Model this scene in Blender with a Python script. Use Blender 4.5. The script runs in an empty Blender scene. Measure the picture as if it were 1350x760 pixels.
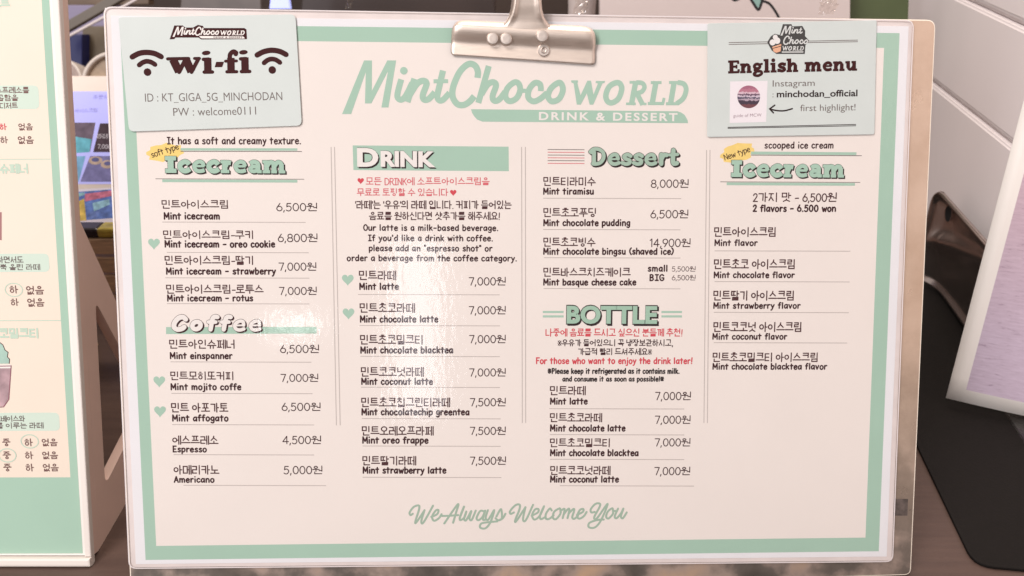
import bpy, bmesh, math, random
from mathutils import Vector, Matrix
random.seed(7)
R = math.radians
scn = bpy.context.scene
COL = scn.collection

# ------------------------------------------------------------------ camera
PITCH, FPX, CAMH = R(28.0), 1100.0, 0.372
CP, SP = math.cos(PITCH), math.sin(PITCH)
CAM = Vector((0, 0, CAMH))
cd = bpy.data.cameras.new('camera'); cam = bpy.data.objects.new('camera', cd); COL.objects.link(cam)
cam.location = CAM; cam.rotation_euler = (math.pi/2 - PITCH, 0, 0)
cd.sensor_fit = 'HORIZONTAL'; cd.sensor_width = 36; cd.lens = 36*FPX/1350
cd.clip_start = 0.02; cd.clip_end = 50
cd.dof.use_dof = True; cd.dof.focus_distance = 0.455; cd.dof.aperture_fstop = 13
scn.camera = cam

# ------------------------------------------------------------------ world, lamps, exposure (an indoor close-up)
w = bpy.data.worlds.new('World'); scn.world = w; w.use_nodes = True
bg = w.node_tree.nodes['Background']; bg.inputs[0].default_value = (1.0, 0.915, 0.88, 1); bg.inputs[1].default_value = 0.47
scn.view_settings.view_transform = 'Standard'; scn.view_settings.look = 'None'
scn.view_settings.gamma = 1; scn.view_settings.exposure = 0.02; scn.view_settings.use_curve_mapping = False
def area(name, loc, tgt, sx, sy, power, col):
    l = bpy.data.lights.new(name, 'AREA'); l.shape = 'RECTANGLE'; l.size = sx; l.size_y = sy
    l.energy = power; l.color = col
    o = bpy.data.objects.new(name, l); COL.objects.link(o); o.location = loc
    o.rotation_euler = (Vector(tgt)-Vector(loc)).to_track_quat('-Z', 'Y').to_euler()
    return o
area('ceiling_lamp', (-0.95, -0.55, 1.70), (0, 0.42, 0.15), 1.0, 0.7, 33, (1.0, 0.95, 0.925))
area('back_fill', (0.15, 1.15, 1.75), (0.0, 0.5, 0.1), 0.8, 0.5, 18, (1.0, 0.88, 0.78))  # added fill light from behind, brightens the stand brace, wall and board edge
area('shop_window', (-0.165, -2.13, 0.80), (-0.053, 0.39, 0.14), 0.18, 0.64, 2.3, (0.90, 0.94, 1.0))
area('side_window', (-0.595, -2.08, 0.80), (-0.118, 0.389, 0.142), 0.16, 0.07, 0.35, (0.95, 0.97, 1.0))
area('door_window', (-1.50, -1.85, 0.84), (0.0, 0.5, 0.15), 0.34, 0.95, 19, (0.95, 0.95, 1.0))
scn.cycles.max_bounces = 6; scn.cycles.diffuse_bounces = 3; scn.cycles.glossy_bounces = 3; scn.cycles.transparent_max_bounces = 12
scn.cycles.caustics_reflective = False; scn.cycles.caustics_refractive = False

# ------------------------------------------------------------------ pixel -> place
def raydir(px, py):                      # world direction with camera depth 1
    a, b = (px-675)/FPX, (py-380)/FPX
    return Vector((a, CP - b*SP, -b*CP - SP))
def at(px, py, depth): return CAM + raydir(px, py)*depth
def on_table(px, py, z=0.0):
    d = raydir(px, py); return CAM + d*((z-CAMH)/d.z)
def c2w(v): return Vector((v[0], v[2]*CP - v[1]*SP, -v[1]*CP - v[2]*SP))
class Frame:                             # a flat thing standing in the room: x right, y up, z out of its face
    def __init__(s, o, ex, ey, ez):
        s.o, s.ex, s.ey, s.ez = Vector(o), Vector(ex).normalized(), Vector(ey).normalized(), Vector(ez).normalized()
    def p(s, px, py, z=0.0):
        d = raydir(px, py); o = s.o + s.ez*z
        t = (o-CAM).dot(s.ez)/d.dot(s.ez)
        q = CAM + d*t - s.o
        return Vector((q.dot(s.ex), q.dot(s.ey)))
    def mat(s):
        m = Matrix((s.ex, s.ey, s.ez)).transposed().to_4x4(); m.translation = s.o; return m
    def unit(s, px, py):                 # metres per pixel along y there
        return (s.p(px, py-5)-s.p(px, py+5)).length/10
def sframe():
    n = Vector((-0.0353, -0.093, 0.9957)).normalized()
    r1 = Vector((1, 0.001, 0.0355)); r1 = (r1 - n*r1.dot(n)).normalized()
    ez = -c2w(n); ex = c2w(r1); ey = ez.cross(ex)
    t = CAM + c2w((-0.2084, -0.1415, 0.4336))
    f = Frame(t, ex, ey, ez); q = f.p(675, 742)
    return Frame(t + ex*q.x + ey*q.y, ex, ey, ez)
SH = sframe()

# ------------------------------------------------------------------ materials
MATS = {}
def principled(name):
    m = bpy.data.materials.new(name); m.use_nodes = True
    return m, m.node_tree, m.node_tree.nodes['Principled BSDF']
def mat(name, col, rough=0.6, metal=0.0, spec=0.5, var=0.0, scale=60, bump=0.0, bscale=400, emit=0.0, coat=0.0, rvar=0.0, stretch=(1,1,1)):
    if name in MATS: return MATS[name]
    m, nt, b = principled(name)
    b.inputs['Base Color'].default_value = (*col, 1); b.inputs['Roughness'].default_value = rough
    b.inputs['Metallic'].default_value = metal; b.inputs['Specular IOR Level'].default_value = spec
    b.inputs['Coat Weight'].default_value = coat
    if emit: b.inputs['Emission Color'].default_value = (*col, 1); b.inputs['Emission Strength'].default_value = emit
    tc = nt.nodes.new('ShaderNodeTexCoord'); mp = nt.nodes.new('ShaderNodeMapping'); mp.inputs['Scale'].default_value = stretch
    nt.links.new(tc.outputs['Object'], mp.inputs['Vector'])
    if var or rvar:
        n = nt.nodes.new('ShaderNodeTexNoise'); n.inputs['Scale'].default_value = scale; n.inputs['Detail'].default_value = 6
        nt.links.new(mp.outputs[0], n.inputs['Vector'])
    if var:
        r = nt.nodes.new('ShaderNodeValToRGB')
        r.color_ramp.elements[0].position = 0.3; r.color_ramp.elements[1].position = 0.7
        r.color_ramp.elements[0].color = (*[c*(1-var) for c in col], 1); r.color_ramp.elements[1].color = (*[min(1, c*(1+var)) for c in col], 1)
        nt.links.new(n.outputs['Fac'], r.inputs['Fac']); nt.links.new(r.outputs['Color'], b.inputs['Base Color'])
    if rvar:
        k = nt.nodes.new('ShaderNodeMapRange'); k.inputs['To Min'].default_value = max(0.02, rough-rvar); k.inputs['To Max'].default_value = rough+rvar
        nt.links.new(n.outputs['Fac'], k.inputs['Value']); nt.links.new(k.outputs[0], b.inputs['Roughness'])
    if bump:
        n2 = nt.nodes.new('ShaderNodeTexNoise'); n2.inputs['Scale'].default_value = bscale; n2.inputs['Detail'].default_value = 4
        bp = nt.nodes.new('ShaderNodeBump'); bp.inputs['Strength'].default_value = bump; bp.inputs['Distance'].default_value = 0.001
        nt.links.new(mp.outputs[0], n2.inputs['Vector']); nt.links.new(n2.outputs['Fac'], bp.inputs['Height']); nt.links.new(bp.outputs[0], b.inputs['Normal'])
    MATS[name] = m; return m
def srgb(r, g, b, k=1.0):
    f = lambda c: ((c/255)/12.92 if c <= 10 else ((c/255+0.055)/1.055)**2.4)*k
    return (f(r), f(g), f(b))
PAPER = mat('paper_white', (0.80, 0.775, 0.79), 0.8, spec=0.12, var=0.012, scale=25)
CREAM = mat('print_cream', (0.82, 0.735, 0.682), 0.8, spec=0.12, var=0.012, scale=18)
MINT = mat('print_mint', (0.375, 0.540, 0.430), 0.8, spec=0.12, var=0.02, scale=20)
MINTP = mat('print_mint_pale', (0.60, 0.70, 0.60), 0.8, spec=0.12)
INK = mat('ink_maroon', (0.045, 0.012, 0.014), 0.8, spec=0.12)
INKT = mat('ink_maroon_soft', (0.070, 0.022, 0.024), 0.8, spec=0.12)
BLK = mat('ink_dark', (0.030, 0.018, 0.018), 0.8, spec=0.12)
GREY = mat('ink_grey', (0.16, 0.13, 0.12), 0.8, spec=0.12)
RED = mat('ink_red', (0.62, 0.07, 0.09), 0.8, spec=0.12)
REDS = mat('ink_red_soft', (0.66, 0.14, 0.16), 0.8, spec=0.12)
RULE = mat('ink_rule', (0.50, 0.43, 0.40), 0.8, spec=0.12)
WARM = mat('print_white', (0.80, 0.74, 0.70), 0.8, spec=0.12)
YEL = mat('print_yellow', (0.86, 0.62, 0.20), 0.8, spec=0.12, var=0.05, scale=300)
BROWN = mat('ink_brown', (0.050, 0.015, 0.015), 0.8, spec=0.12)
CARD = mat('card_grey', (0.575, 0.61, 0.585), 0.5, spec=0.3, var=0.02, scale=45)
SCRIPT = mat('print_sage', (0.35, 0.46, 0.36), 0.8, spec=0.12)

def film_mat(name, rough, bump, bscale, ior=1.5, tint=(1,1,1)):
    m = bpy.data.materials.new(name); m.use_nodes = True; nt = m.node_tree; nt.nodes.clear()
    out = nt.nodes.new('ShaderNodeOutputMaterial'); mix = nt.nodes.new('ShaderNodeMixShader')
    tr = nt.nodes.new('ShaderNodeBsdfTransparent'); tr.inputs[0].default_value = (*tint, 1)
    gl = nt.nodes.new('ShaderNodeBsdfGlossy'); gl.inputs['Roughness'].default_value = rough
    fr = nt.nodes.new('ShaderNodeFresnel'); fr.inputs['IOR'].default_value = ior
    tc = nt.nodes.new('ShaderNodeTexCoord'); mp = nt.nodes.new('ShaderNodeMapping'); mp.inputs['Scale'].default_value = (1.0, 0.45, 1)
    n = nt.nodes.new('ShaderNodeTexNoise'); n.inputs['Scale'].default_value = bscale; n.inputs['Detail'].default_value = 2.5; n.inputs['Roughness'].default_value = 0.5
    v = nt.nodes.new('ShaderNodeTexNoise'); v.inputs['Scale'].default_value = 14; v.inputs['Detail'].default_value = 2
    ad = nt.nodes.new('ShaderNodeMath'); ad.operation = 'MULTIPLY_ADD'; ad.inputs[1].default_value = 2.2
    bp = nt.nodes.new('ShaderNodeBump'); bp.inputs['Strength'].default_value = bump; bp.inputs['Distance'].default_value = 0.0006
    L = nt.links.new
    L(tc.outputs['Object'], mp.inputs[0]); L(mp.outputs[0], n.inputs['Vector']); L(tc.outputs['Object'], v.inputs['Vector'])
    L(v.outputs['Fac'], ad.inputs[0]); L(n.outputs['Fac'], ad.inputs[2]); L(ad.outputs[0], bp.inputs['Height'])
    ge = nt.nodes.new('ShaderNodeNewGeometry'); im = nt.nodes.new('ShaderNodeMapRange'); im.inputs['To Min'].default_value = ior; im.inputs['To Max'].default_value = 1/ior
    L(ge.outputs['Backfacing'], im.inputs['Value']); L(im.outputs[0], fr.inputs['IOR'])      # same reflectance from either side of the thin film
    L(bp.outputs[0], gl.inputs['Normal']); L(fr.outputs[0], mix.inputs[0]); L(tr.outputs[0], mix.inputs[1]); L(gl.outputs[0], mix.inputs[2]); L(mix.outputs[0], out.inputs['Surface'])
    return m
FILM = film_mat('laminate_film', 0.075, 0.085, 340)
CLEAR = film_mat('clear_acrylic', 0.05, 0.0, 20, tint=(0.93, 0.92, 0.91))

# ------------------------------------------------------------------ object helpers
def tag(o, label=None, cat=None, group=None, kind=None):
    for k, v in (('label', label), ('category', cat), ('group', group), ('kind', kind)):
        if v: o[k] = v
    return o
def link(name, me, m=None, parent=None):
    if m is not None: me.materials.append(m)
    o = bpy.data.objects.new(name, me); COL.objects.link(o)
    if parent is not None: o.parent = parent
    return o
def mesh(name, vs, fs, m=None, parent=None, smooth=False):
    me = bpy.data.meshes.new(name); me.from_pydata([tuple(v) for v in vs], [], fs); me.update()
    if smooth: me.shade_smooth()
    return link(name, me, m, parent)
def empty(name, F, label, cat, group=None):
    o = bpy.data.objects.new(name, None); COL.objects.link(o); o.empty_display_size = 0.02
    o.matrix_world = F.mat() if isinstance(F, Frame) else Matrix.Translation(F)
    return tag(o, label, cat, group)
def from_bm(name, bm, m, parent=None, smooth=False):
    bmesh.ops.recalc_face_normals(bm, faces=bm.faces[:])
    me = bpy.data.meshes.new(name); bm.to_mesh(me); bm.free()
    if smooth: me.shade_smooth()
    return link(name, me, m, parent)
def round_poly(pts, r, n=5):             # corner rounding of a convex outline
    out = []; N = len(pts)
    for i in range(N):
        p, a, b = Vector(pts[i]), Vector(pts[i-1]), Vector(pts[(i+1) % N])
        rr = r[i] if isinstance(r, (list, tuple)) else r
        if rr <= 0: out.append(p); continue
        u, v = (a-p).normalized()*rr, (b-p).normalized()*rr
        for k in range(n+1):
            t = k/n; out.append((p+u)*(1-t)**2 + p*2*t*(1-t) + (p+v)*t*t)
    return out
def slab(name, pts, z0, z1, m, parent=None, bev=0.0, seg=2):   # extruded outline
    bm = bmesh.new()
    vs = [bm.verts.new((p[0], p[1], z0)) for p in pts]
    f = bm.faces.new(vs)
    r = bmesh.ops.extrude_face_region(bm, geom=[f])
    for v in r['geom']:
        if isinstance(v, bmesh.types.BMVert): v.co.z = z1
    if bev:
        bm.faces.ensure_lookup_table()
        es = [e for e in bm.edges if abs(e.verts[0].co.z-e.verts[1].co.z) < 1e-7]
        bmesh.ops.bevel(bm, geom=es, offset=bev, segments=seg, affect='EDGES', profile=0.6)
    return from_bm(name, bm, m, parent)
def flat(name, pts, z, m, parent): return mesh(name, [(p[0], p[1], z) for p in pts], [list(range(len(pts)))], m, parent)
def box(name, x0, x1, y0, y1, z0, z1, m, parent=None, bev=0.0, seg=2):
    bm = bmesh.new(); bmesh.ops.create_cube(bm, size=1)
    for v in bm.verts: v.co = Vector(((x0+x1)/2+v.co.x*(x1-x0), (y0+y1)/2+v.co.y*(y1-y0), (z0+z1)/2+v.co.z*(z1-z0)))
    if bev: bmesh.ops.bevel(bm, geom=bm.edges[:], offset=bev, segments=seg, affect='EDGES', profile=0.5)
    return from_bm(name, bm, m, parent)

# ------------------------------------------------------------------ lettering: strokes
def spline(pts, n=6):
    if len(pts) < 3: return pts
    out = []; N = len(pts); closed = pts[0] == pts[-1]
    for i in range(N-1):
        p1, p2 = pts[i], pts[i+1]
        p0 = pts[i-1] if i > 0 else (pts[-2] if closed else p1); p3 = pts[i+2] if i+2 < N else (pts[1] if closed else p2)
        for k in range(n):
            t = k/n
            out.append(tuple(0.5*(2*p1[j]+(p2[j]-p0[j])*t+(2*p0[j]-5*p1[j]+4*p2[j]-p3[j])*t*t+(3*p1[j]-p0[j]-3*p2[j]+p3[j])*t**3) for j in (0, 1)))
    out.append(pts[-1]); return out
def circ(cx, cy, rx, ry, n=20, tilt=0.0):
    out = []
    for i in range(n+1):
        a = 2*math.pi*i/n; x, y = rx*math.cos(a), ry*math.sin(a)
        out.append((cx+x*math.cos(tilt)-y*math.sin(tilt), cy+x*math.sin(tilt)+y*math.cos(tilt)))
    return out
class Ink:                                # gathers flat ribbons; each stroke lies a few microns over the last
    def __init__(s, z): s.v, s.f, s.z, s.k = [], [], z, 0
    def _z(s): s.k += 1; return s.z + (s.k % 9)*5e-6
    def fill(s, pts):
        z = s._z(); b = len(s.v); pts = pts[:-1] if tuple(pts[0]) == tuple(pts[-1]) else pts
        s.v += [(p[0], p[1], z) for p in pts]; s.f.append(list(range(b, b+len(pts))))
    def disc(s, p, r, ry=None, tilt=0): s.fill(circ(p[0], p[1], r, ry or r, 12, tilt))
    def stroke(s, pts, wd, cap=True, ext=0.0):
        pts = [Vector(p) for p in pts]
        q = [pts[0]]
        for p in pts[1:]:
            if (p-q[-1]).length > 1e-7: q.append(p)
        pts = q
        if len(pts) == 1: s.disc(pts[0], wd*0.54); return
        closed = (pts[0]-pts[-1]).length < 1e-6 and len(pts) > 3
        if not closed:                       # a sharp turn starts a new stroke
            for i in range(1, len(pts)-1):
                if (pts[i]-pts[i-1]).normalized().dot((pts[i+1]-pts[i]).normalized()) < -0.25:
                    s.stroke(pts[:i+1], wd, cap, ext); s.stroke(pts[i:], wd, cap, ext); return
        if closed: pts = pts[:-1]
        if ext and not closed: pts[0] = pts[0] + (pts[0]-pts[1]).normalized()*ext; pts[-1] = pts[-1] + (pts[-1]-pts[-2]).normalized()*ext
        N = len(pts); z = s._z(); b = len(s.v); h = wd/2; zs = 4e-6/max(1, N)
        L = []
        for i in range(N):
            a = pts[i-1] if (i > 0 or closed) else None; c = pts[(i+1) % N] if (i < N-1 or closed) else None
            d1 = (pts[i]-a).normalized() if a is not None else None; d2 = (c-pts[i]).normalized() if c is not None else None
            d = d1 if d2 is None else d2 if d1 is None else d1+d2
            if d.length < 1e-4: d = d2
            d = d.normalized(); n = Vector((-d.y, d.x)); m = 1.0
            if d1 is not None and d2 is not None: m = min(1.6, 1/max(0.3, n.dot(Vector((-d1.y, d1.x)))))
            L.append((pts[i]+n*h*m, pts[i]-n*h*m, d))
        for i, (l, r, d) in enumerate(L): s.v += [(l.x, l.y, z+zs*i), (r.x, r.y, z+zs*i)]
        for i in range(N-1 if not closed else N):
            j = (i+1) % N; s.f.append([b+2*i, b+2*i+1, b+2*j+1, b+2*j])
        if cap and not closed:
            for i, sg in ((0, -1), (N-1, 1)):
                l, r, d = L[i]; c = pts[i]; n = (l-c)
                e = len(s.v); K = 4
                for k in range(1, K):
                    a = math.pi*k/K; q = c + n*math.cos(a) + d*sg*h*math.sin(a)
                    s.v.append((q.x, q.y, z+zs*i))
                ring = [b+2*i] + list(range(e, e+K-1)) + [b+2*i+1]
                s.f.append(ring if sg > 0 else ring[::-1])
    def add(s, vs, fs, z=None):
        b = len(s.v); zz = s.z if z is None else z
        s.v += [(p[0], p[1], zz) for p in vs]; s.f += [[b+i for i in f] for f in fs]
    def build(s, name, m, parent):
        o = mesh(name, s.v, s.f, m, parent)
        bm = bmesh.new(); bm.from_mesh(o.data)
        for f in bm.faces:
            f.normal_update()
            if f.normal.z < 0: f.normal_flip()
        bm.to_mesh(o.data); bm.free(); return o

def parse(g):
    adv, body = g.split('|'); out = []
    for st in body.split(';'):
        if not st: continue
        wd = None
        if ':' in st: wd, st = st.split(':'); wd = float(wd)
        line = st[0] == '/'; st = st.lstrip('/')
        if st[0] == 'o':
            a = [float(x) for x in st[1:].split(',')]; out.append((circ(*a), wd, True)); continue
        pts = [tuple(float(x) for x in p.split(',')) for p in st.split()]
        out.append((pts if line else spline(pts), wd, False))
    return float(adv), out
HAND = {k: parse(v) for k, v in {
'a': '4.3|3.5,3.7 2.2,4.6 .8,3.5 .5,1.6 1.3,.2 2.6,.8 3.5,2.6;/3.5,4.5 3.6,0', 'b': '4.2|/.6,7 .6,0;.6,3 1.8,4.5 3.3,4 3.6,2 2.6,.1 1.2,.1 .6,1',
'c': '3.8|3.3,3.9 2.1,4.6 .8,3.6 .5,1.8 1.3,.2 2.4,.1 3.4,.8', 'd': '4.3|3.5,3.6 2.2,4.5 .8,3.5 .5,1.6 1.4,.1 2.7,.6 3.5,2;/3.6,7 3.6,0',
'e': '4.1|.6,2.4 3.4,2.7 3.1,4.1 2,4.6 .8,3.6 .5,1.8 1.3,.2 2.5,0 3.5,.7', 'f': '3.3|3.1,6.6 2.3,7 1.5,6.2 1.4,4 1.4,0;/.3,4.2 2.8,4.3',
'g': '4.2|3.4,3.8 2.1,4.6 .8,3.6 .6,1.8 1.5,.5 2.7,1 3.4,2.6;3.5,4.5 3.5,1 3.2,-1.4 2,-2.2 .6,-1.6', 'h': '4.2|/.6,7 .6,0;.6,2.6 1.6,4.2 2.8,4.4 3.5,3.2 3.6,0',
'i': '1.8|/.8,4.1 .8,0;.8,6.7', 'j': '2.2|1.4,4.4 1.4,-.8 .9,-2 -.1,-2;1.4,6.7', 'k': '4|/.6,7 .6,0;/3.2,4.4 .7,2;/1.5,2.8 3.5,0', 'l': '1.8|/.8,7 .8,0',
'm': '6.2|/.6,4.5 .6,0;.6,2.8 1.4,4.3 2.4,4.3 2.9,3 2.9,0;2.9,2.8 3.8,4.3 4.8,4.3 5.4,3 5.4,0', 'n': '4.2|/.6,4.5 .6,0;.6,2.8 1.6,4.3 2.8,4.4 3.5,3.2 3.6,0',
'o': '4.3|2.1,4.6 .8,3.7 .5,1.8 1.4,.1 2.7,.1 3.7,1.6 3.5,3.7 2.1,4.6', 'p': '4.2|/.6,4.5 .6,-2.2;.6,3.2 1.8,4.5 3.3,4 3.6,2 2.6,.2 1.2,.3 .6,1.2',
'q': '4.2|3.4,3.6 2.2,4.5 .8,3.5 .5,1.6 1.4,.2 2.7,.8 3.4,2.4;/3.5,4.5 3.5,-2.2', 'r': '3.3|/.6,4.5 .6,0;.6,2.4 1.4,4 2.2,4.5 3,4.2',
's': '3.6|3,4.1 1.9,4.6 .8,3.8 1.2,2.7 2.5,2.1 3,1 2.1,.1 .5,.5', 't': '3.5|/1.6,6.3 1.6,0;/.2,4.4 3.1,4.5', 'u': '4.2|.6,4.5 .6,1.6 1.4,.1 2.6,.5 3.4,2;/3.5,4.5 3.6,0',
'v': '3.9|/.4,4.5 1.9,0 3.5,4.5', 'w': '5.4|/.4,4.5 1.5,0 2.7,3.6 3.8,0 5,4.5', 'x': '3.8|/.5,4.5 3.3,0;/3.3,4.5 .4,0', 'y': '3.9|/.4,4.5 2,.6;3.5,4.5 2,.4 1.2,-1.6 .3,-2.2',
'A': '4.8|/.3,0 2.3,7 4.3,0;/1,2.4 3.6,2.4', 'B': '4.6|/.7,7 .7,0;.7,6.9 2.6,6.8 3.3,5.4 2.4,4 .8,3.7;.8,3.7 3,3.4 3.8,1.8 2.8,.2 .7,0', 'C': '4.6|4,5.9 2.6,7 .9,5.8 .5,3 1.4,.4 3,0 4.1,1',
'D': '5.4|/.7,7 .7,0;.7,7 3,6.8 4.7,4.8 4.6,2 3,.2 .7,0', 'E': '4.3|/3.7,7 .7,7 .7,0 3.8,0;/.7,3.6 3.2,3.6', 'F': '4|/3.8,7 .7,7 .7,0;/.7,3.6 3.2,3.6',
'G': '4.8|4,5.8 2.6,7 .9,5.8 .5,3 1.4,.4 3,0 4.1,1.4 4.1,3;/2.5,3 4.2,3', 'I': '3.4|/.3,7 3.1,7;/1.7,7 1.7,0;/.3,0 3.1,0', 'K': '4.8|/.7,7 .7,0;/4.2,7 .8,2.9;/1.9,4.2 4.4,0',
'M': '5.9|/.6,0 .7,7 2.9,2 5,7 5.2,0', 'N': '5.2|/.7,0 .7,7 4.4,0 4.4,7', 'O': '5|o2.5,3.5,2,3.5', 'P': '4.5|/.7,7 .7,0;.7,7 3,6.8 3.8,5.2 2.8,3.5 .7,3.1', 'R': '4.9|/.7,7 .7,0;.7,7 3.2,6.8 3.9,5.2 2.8,3.6 .7,3.4;/2.4,3.5 4.3,0', 'W': '7|/.4,7 2,0 3.5,5 5,0 6.6,7',
'0': '4.9|o2.45,3.5,1.85,3.45', '1': '3.2|/.7,5.7 2,7 2,0', '2': '4.4|.6,5.4 1.4,6.8 2.9,6.8 3.5,5.2 2.3,2.6 .5,.1;/.5,.1 3.9,.1', '3': '4.3|.6,6.3 2.2,7 3.4,5.6 1.6,3.8 3.5,2.4 2.4,.1 .5,.5',
'4': '4.8|/3.2,0 3.2,7 .3,2 4.4,2', '5': '4.5|/3.6,6.9 1.1,6.9 .8,3.8;.8,3.8 2.4,4.5 3.8,2.8 3,.4 1.5,0 .4,.8', '6': '4.6|/2.8,7 .9,3.4;o2.35,2.15,1.8,2.1', '7': '4.4|/.4,6.9 3.9,6.9 1.7,0',
'8': '4.6|o2.3,5.2,1.5,1.7;o2.3,1.8,1.85,1.8', '9': '4.6|/1.8,0 3.8,3.8;o2.3,4.85,1.8,2.1', ',': '2|/1,.5 .6,-1.2', '.': '1.8|.8,.2', '-': '4|/.6,2.9 3.3,3', "'": '1.4|/.7,7 .6,5.4', '"': '2.4|/.6,7.2 .6,5.8;/1.6,7.2 1.6,5.8',
'(': '2.6|2.2,7.4 .9,5.4 .8,2.6 2.2,-.4', ')': '2.6|.4,7.4 1.8,5.4 1.8,2.6 .4,-.4', '!': '1.9|/1.1,7 .8,2;.8,.2', ':': '1.9|.9,.9;.9,3.9', '_': '4|/.2,-.9 3.8,-.9', '&': '5|4.4,0 1,5.2 2,7 3.2,5.6 .7,1.8 1.8,0 3.6,.8 4.4,2.6',
'*': '5.4|/.7,6 4.3,1;/4.3,6 .7,1;2.5,6.4;2.5,.6;.3,3.5;4.7,3.5', ' ': '2.4|'}.items()}

# Hangul put together from its letters
JAMO = {'low': '/.95,1 .95,0;/.2,.12 .95,.12', 'ㄱ': '/0,1 1,1 .96,0', 'ㄴ': '/0,1 0,0 1,0', 'ㄷ': '/1,1 0,1 0,0 1,0', 'ㄹ': '/0,1 1,1 1,.5 0,.5 0,0 1,0', 'ㅁ': '/0,1 1,1 1,0 0,0 0,1', 'ㅂ': '/0,1 0,0 1,0 1,1;/0,.52 1,.52',
'ㅅ': '/.5,1 .42,.55 0,0;/.46,.6 1,0', 'ㅇ': 'O', 'ㅈ': '/0,1 1,1;/.5,1 .42,.5 0,0;/.46,.5 1,0', 'ㅊ': '/.32,1.08 .68,1.08;/0,.8 1,.8;/.5,.8 .42,.4 0,0;/.46,.4 1,0', 'ㅋ': '/0,1 1,1 .96,0;/0,.52 .98,.52',
'ㅌ': '/1,1 0,1 0,0 1,0;/0,.5 .95,.5', 'ㅍ': '/0,1 1,1;/0,0 1,0;/.28,1 .28,0;/.72,1 .72,0', 'ㅎ': '/.3,1.06 .7,1.06;/0,.78 1,.78;H',
'ㅏ': '/.3,1 .3,0;/.3,.5 1,.5', 'ㅑ': '/.3,1 .3,0;/.3,.64 1,.64;/.3,.36 1,.36', 'ㅓ': '/.75,1 .75,0;/0,.5 .75,.5', 'ㅕ': '/.75,1 .75,0;/0,.64 .75,.64;/0,.36 .75,.36', 'ㅣ': '/.5,1 .5,0',
'ㅐ': '/.1,1 .1,0;/.9,1 .9,0;/.1,.5 .9,.5', 'ㅔ': '/.42,1 .42,0;/1,1 1,0;/-.05,.5 .42,.5', 'ㅖ': '/.42,1 .42,0;/1,1 1,0;/-.05,.64 .42,.64;/-.05,.36 .42,.36',
'ㅡ': '/0,.4 1,.4', 'ㅗ': '/0,.05 1,.05;/.5,.05 .5,1', 'ㅛ': '/0,.05 1,.05;/.33,.05 .33,1;/.67,.05 .67,1', 'ㅜ': '/0,.85 1,.85;/.5,.85 .5,-.1', 'ㅠ': '/0,.85 1,.85;/.33,.85 .33,-.1;/.67,.85 .67,-.1'}
DOUB = {'ㄲ': 'ㄱㄱ', 'ㄸ': 'ㄷㄷ', 'ㅃ': 'ㅂㅂ', 'ㅆ': 'ㅅㅅ', 'ㅉ': 'ㅈㅈ', 'ㄳ': 'ㄱㅅ', 'ㄵ': 'ㄴㅈ', 'ㄶ': 'ㄴㅎ', 'ㄺ': 'ㄹㄱ', 'ㄻ': 'ㄹㅁ', 'ㄼ': 'ㄹㅂ', 'ㄽ': 'ㄹㅅ', 'ㄾ': 'ㄹㅌ', 'ㄿ': 'ㄹㅍ', 'ㅀ': 'ㄹㅎ', 'ㅄ': 'ㅂㅅ'}
CHO, JUNG = 'ㄱㄲㄴㄷㄸㄹㅁㅂㅃㅅㅆㅇㅈㅉㅊㅋㅌㅍㅎ', 'ㅏㅐㅑㅒㅓㅔㅕㅖㅗㅘㅙㅚㅛㅜㅝㅞㅟㅠㅡㅢㅣ'
JONG = ' ㄱㄲㄳㄴㄵㄶㄷㄹㄺㄻㄼㄽㄾㄿㅀㅁㅂㅄㅅㅆㅇㅈㅊㅋㅌㅍㅎ'
COMB = {'ㅘ': 'ㅗㅏ', 'ㅙ': 'ㅗㅐ', 'ㅚ': 'ㅗㅣ', 'ㅝ': 'ㅜㅓ', 'ㅞ': 'ㅜㅔ', 'ㅟ': 'ㅜㅣ', 'ㅢ': 'ㅡㅣ'}
def jamo(j, x0, y0, x1, y1):
    if j in DOUB:
        m = (x0+x1)/2; g = (x1-x0)*0.07
        return jamo(DOUB[j][0], x0, y0, m-g, y1) + jamo(DOUB[j][1], m+g, y0, x1, y1)
    out = []
    for st in JAMO[j].split(';'):
        if st == 'O':
            r = min((x1-x0)/2, (y1-y0)/2*1.12); out.append(circ((x0+x1)/2, (y0+y1)/2, min((x1-x0)/2, r*1.15), min(r, (y1-y0)/2), 16)); continue
        if st == 'H':
            out.append(circ((x0+x1)/2, y0+(y1-y0)*.27, min((x1-x0)*.42, (y1-y0)*.4), (y1-y0)*.29, 14)); continue
        out.append([(x0+(x1-x0)*float(a), y0+(y1-y0)*float(b)) for a, b in (p.split(',') for p in st[1:].split())])
    return out
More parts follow.
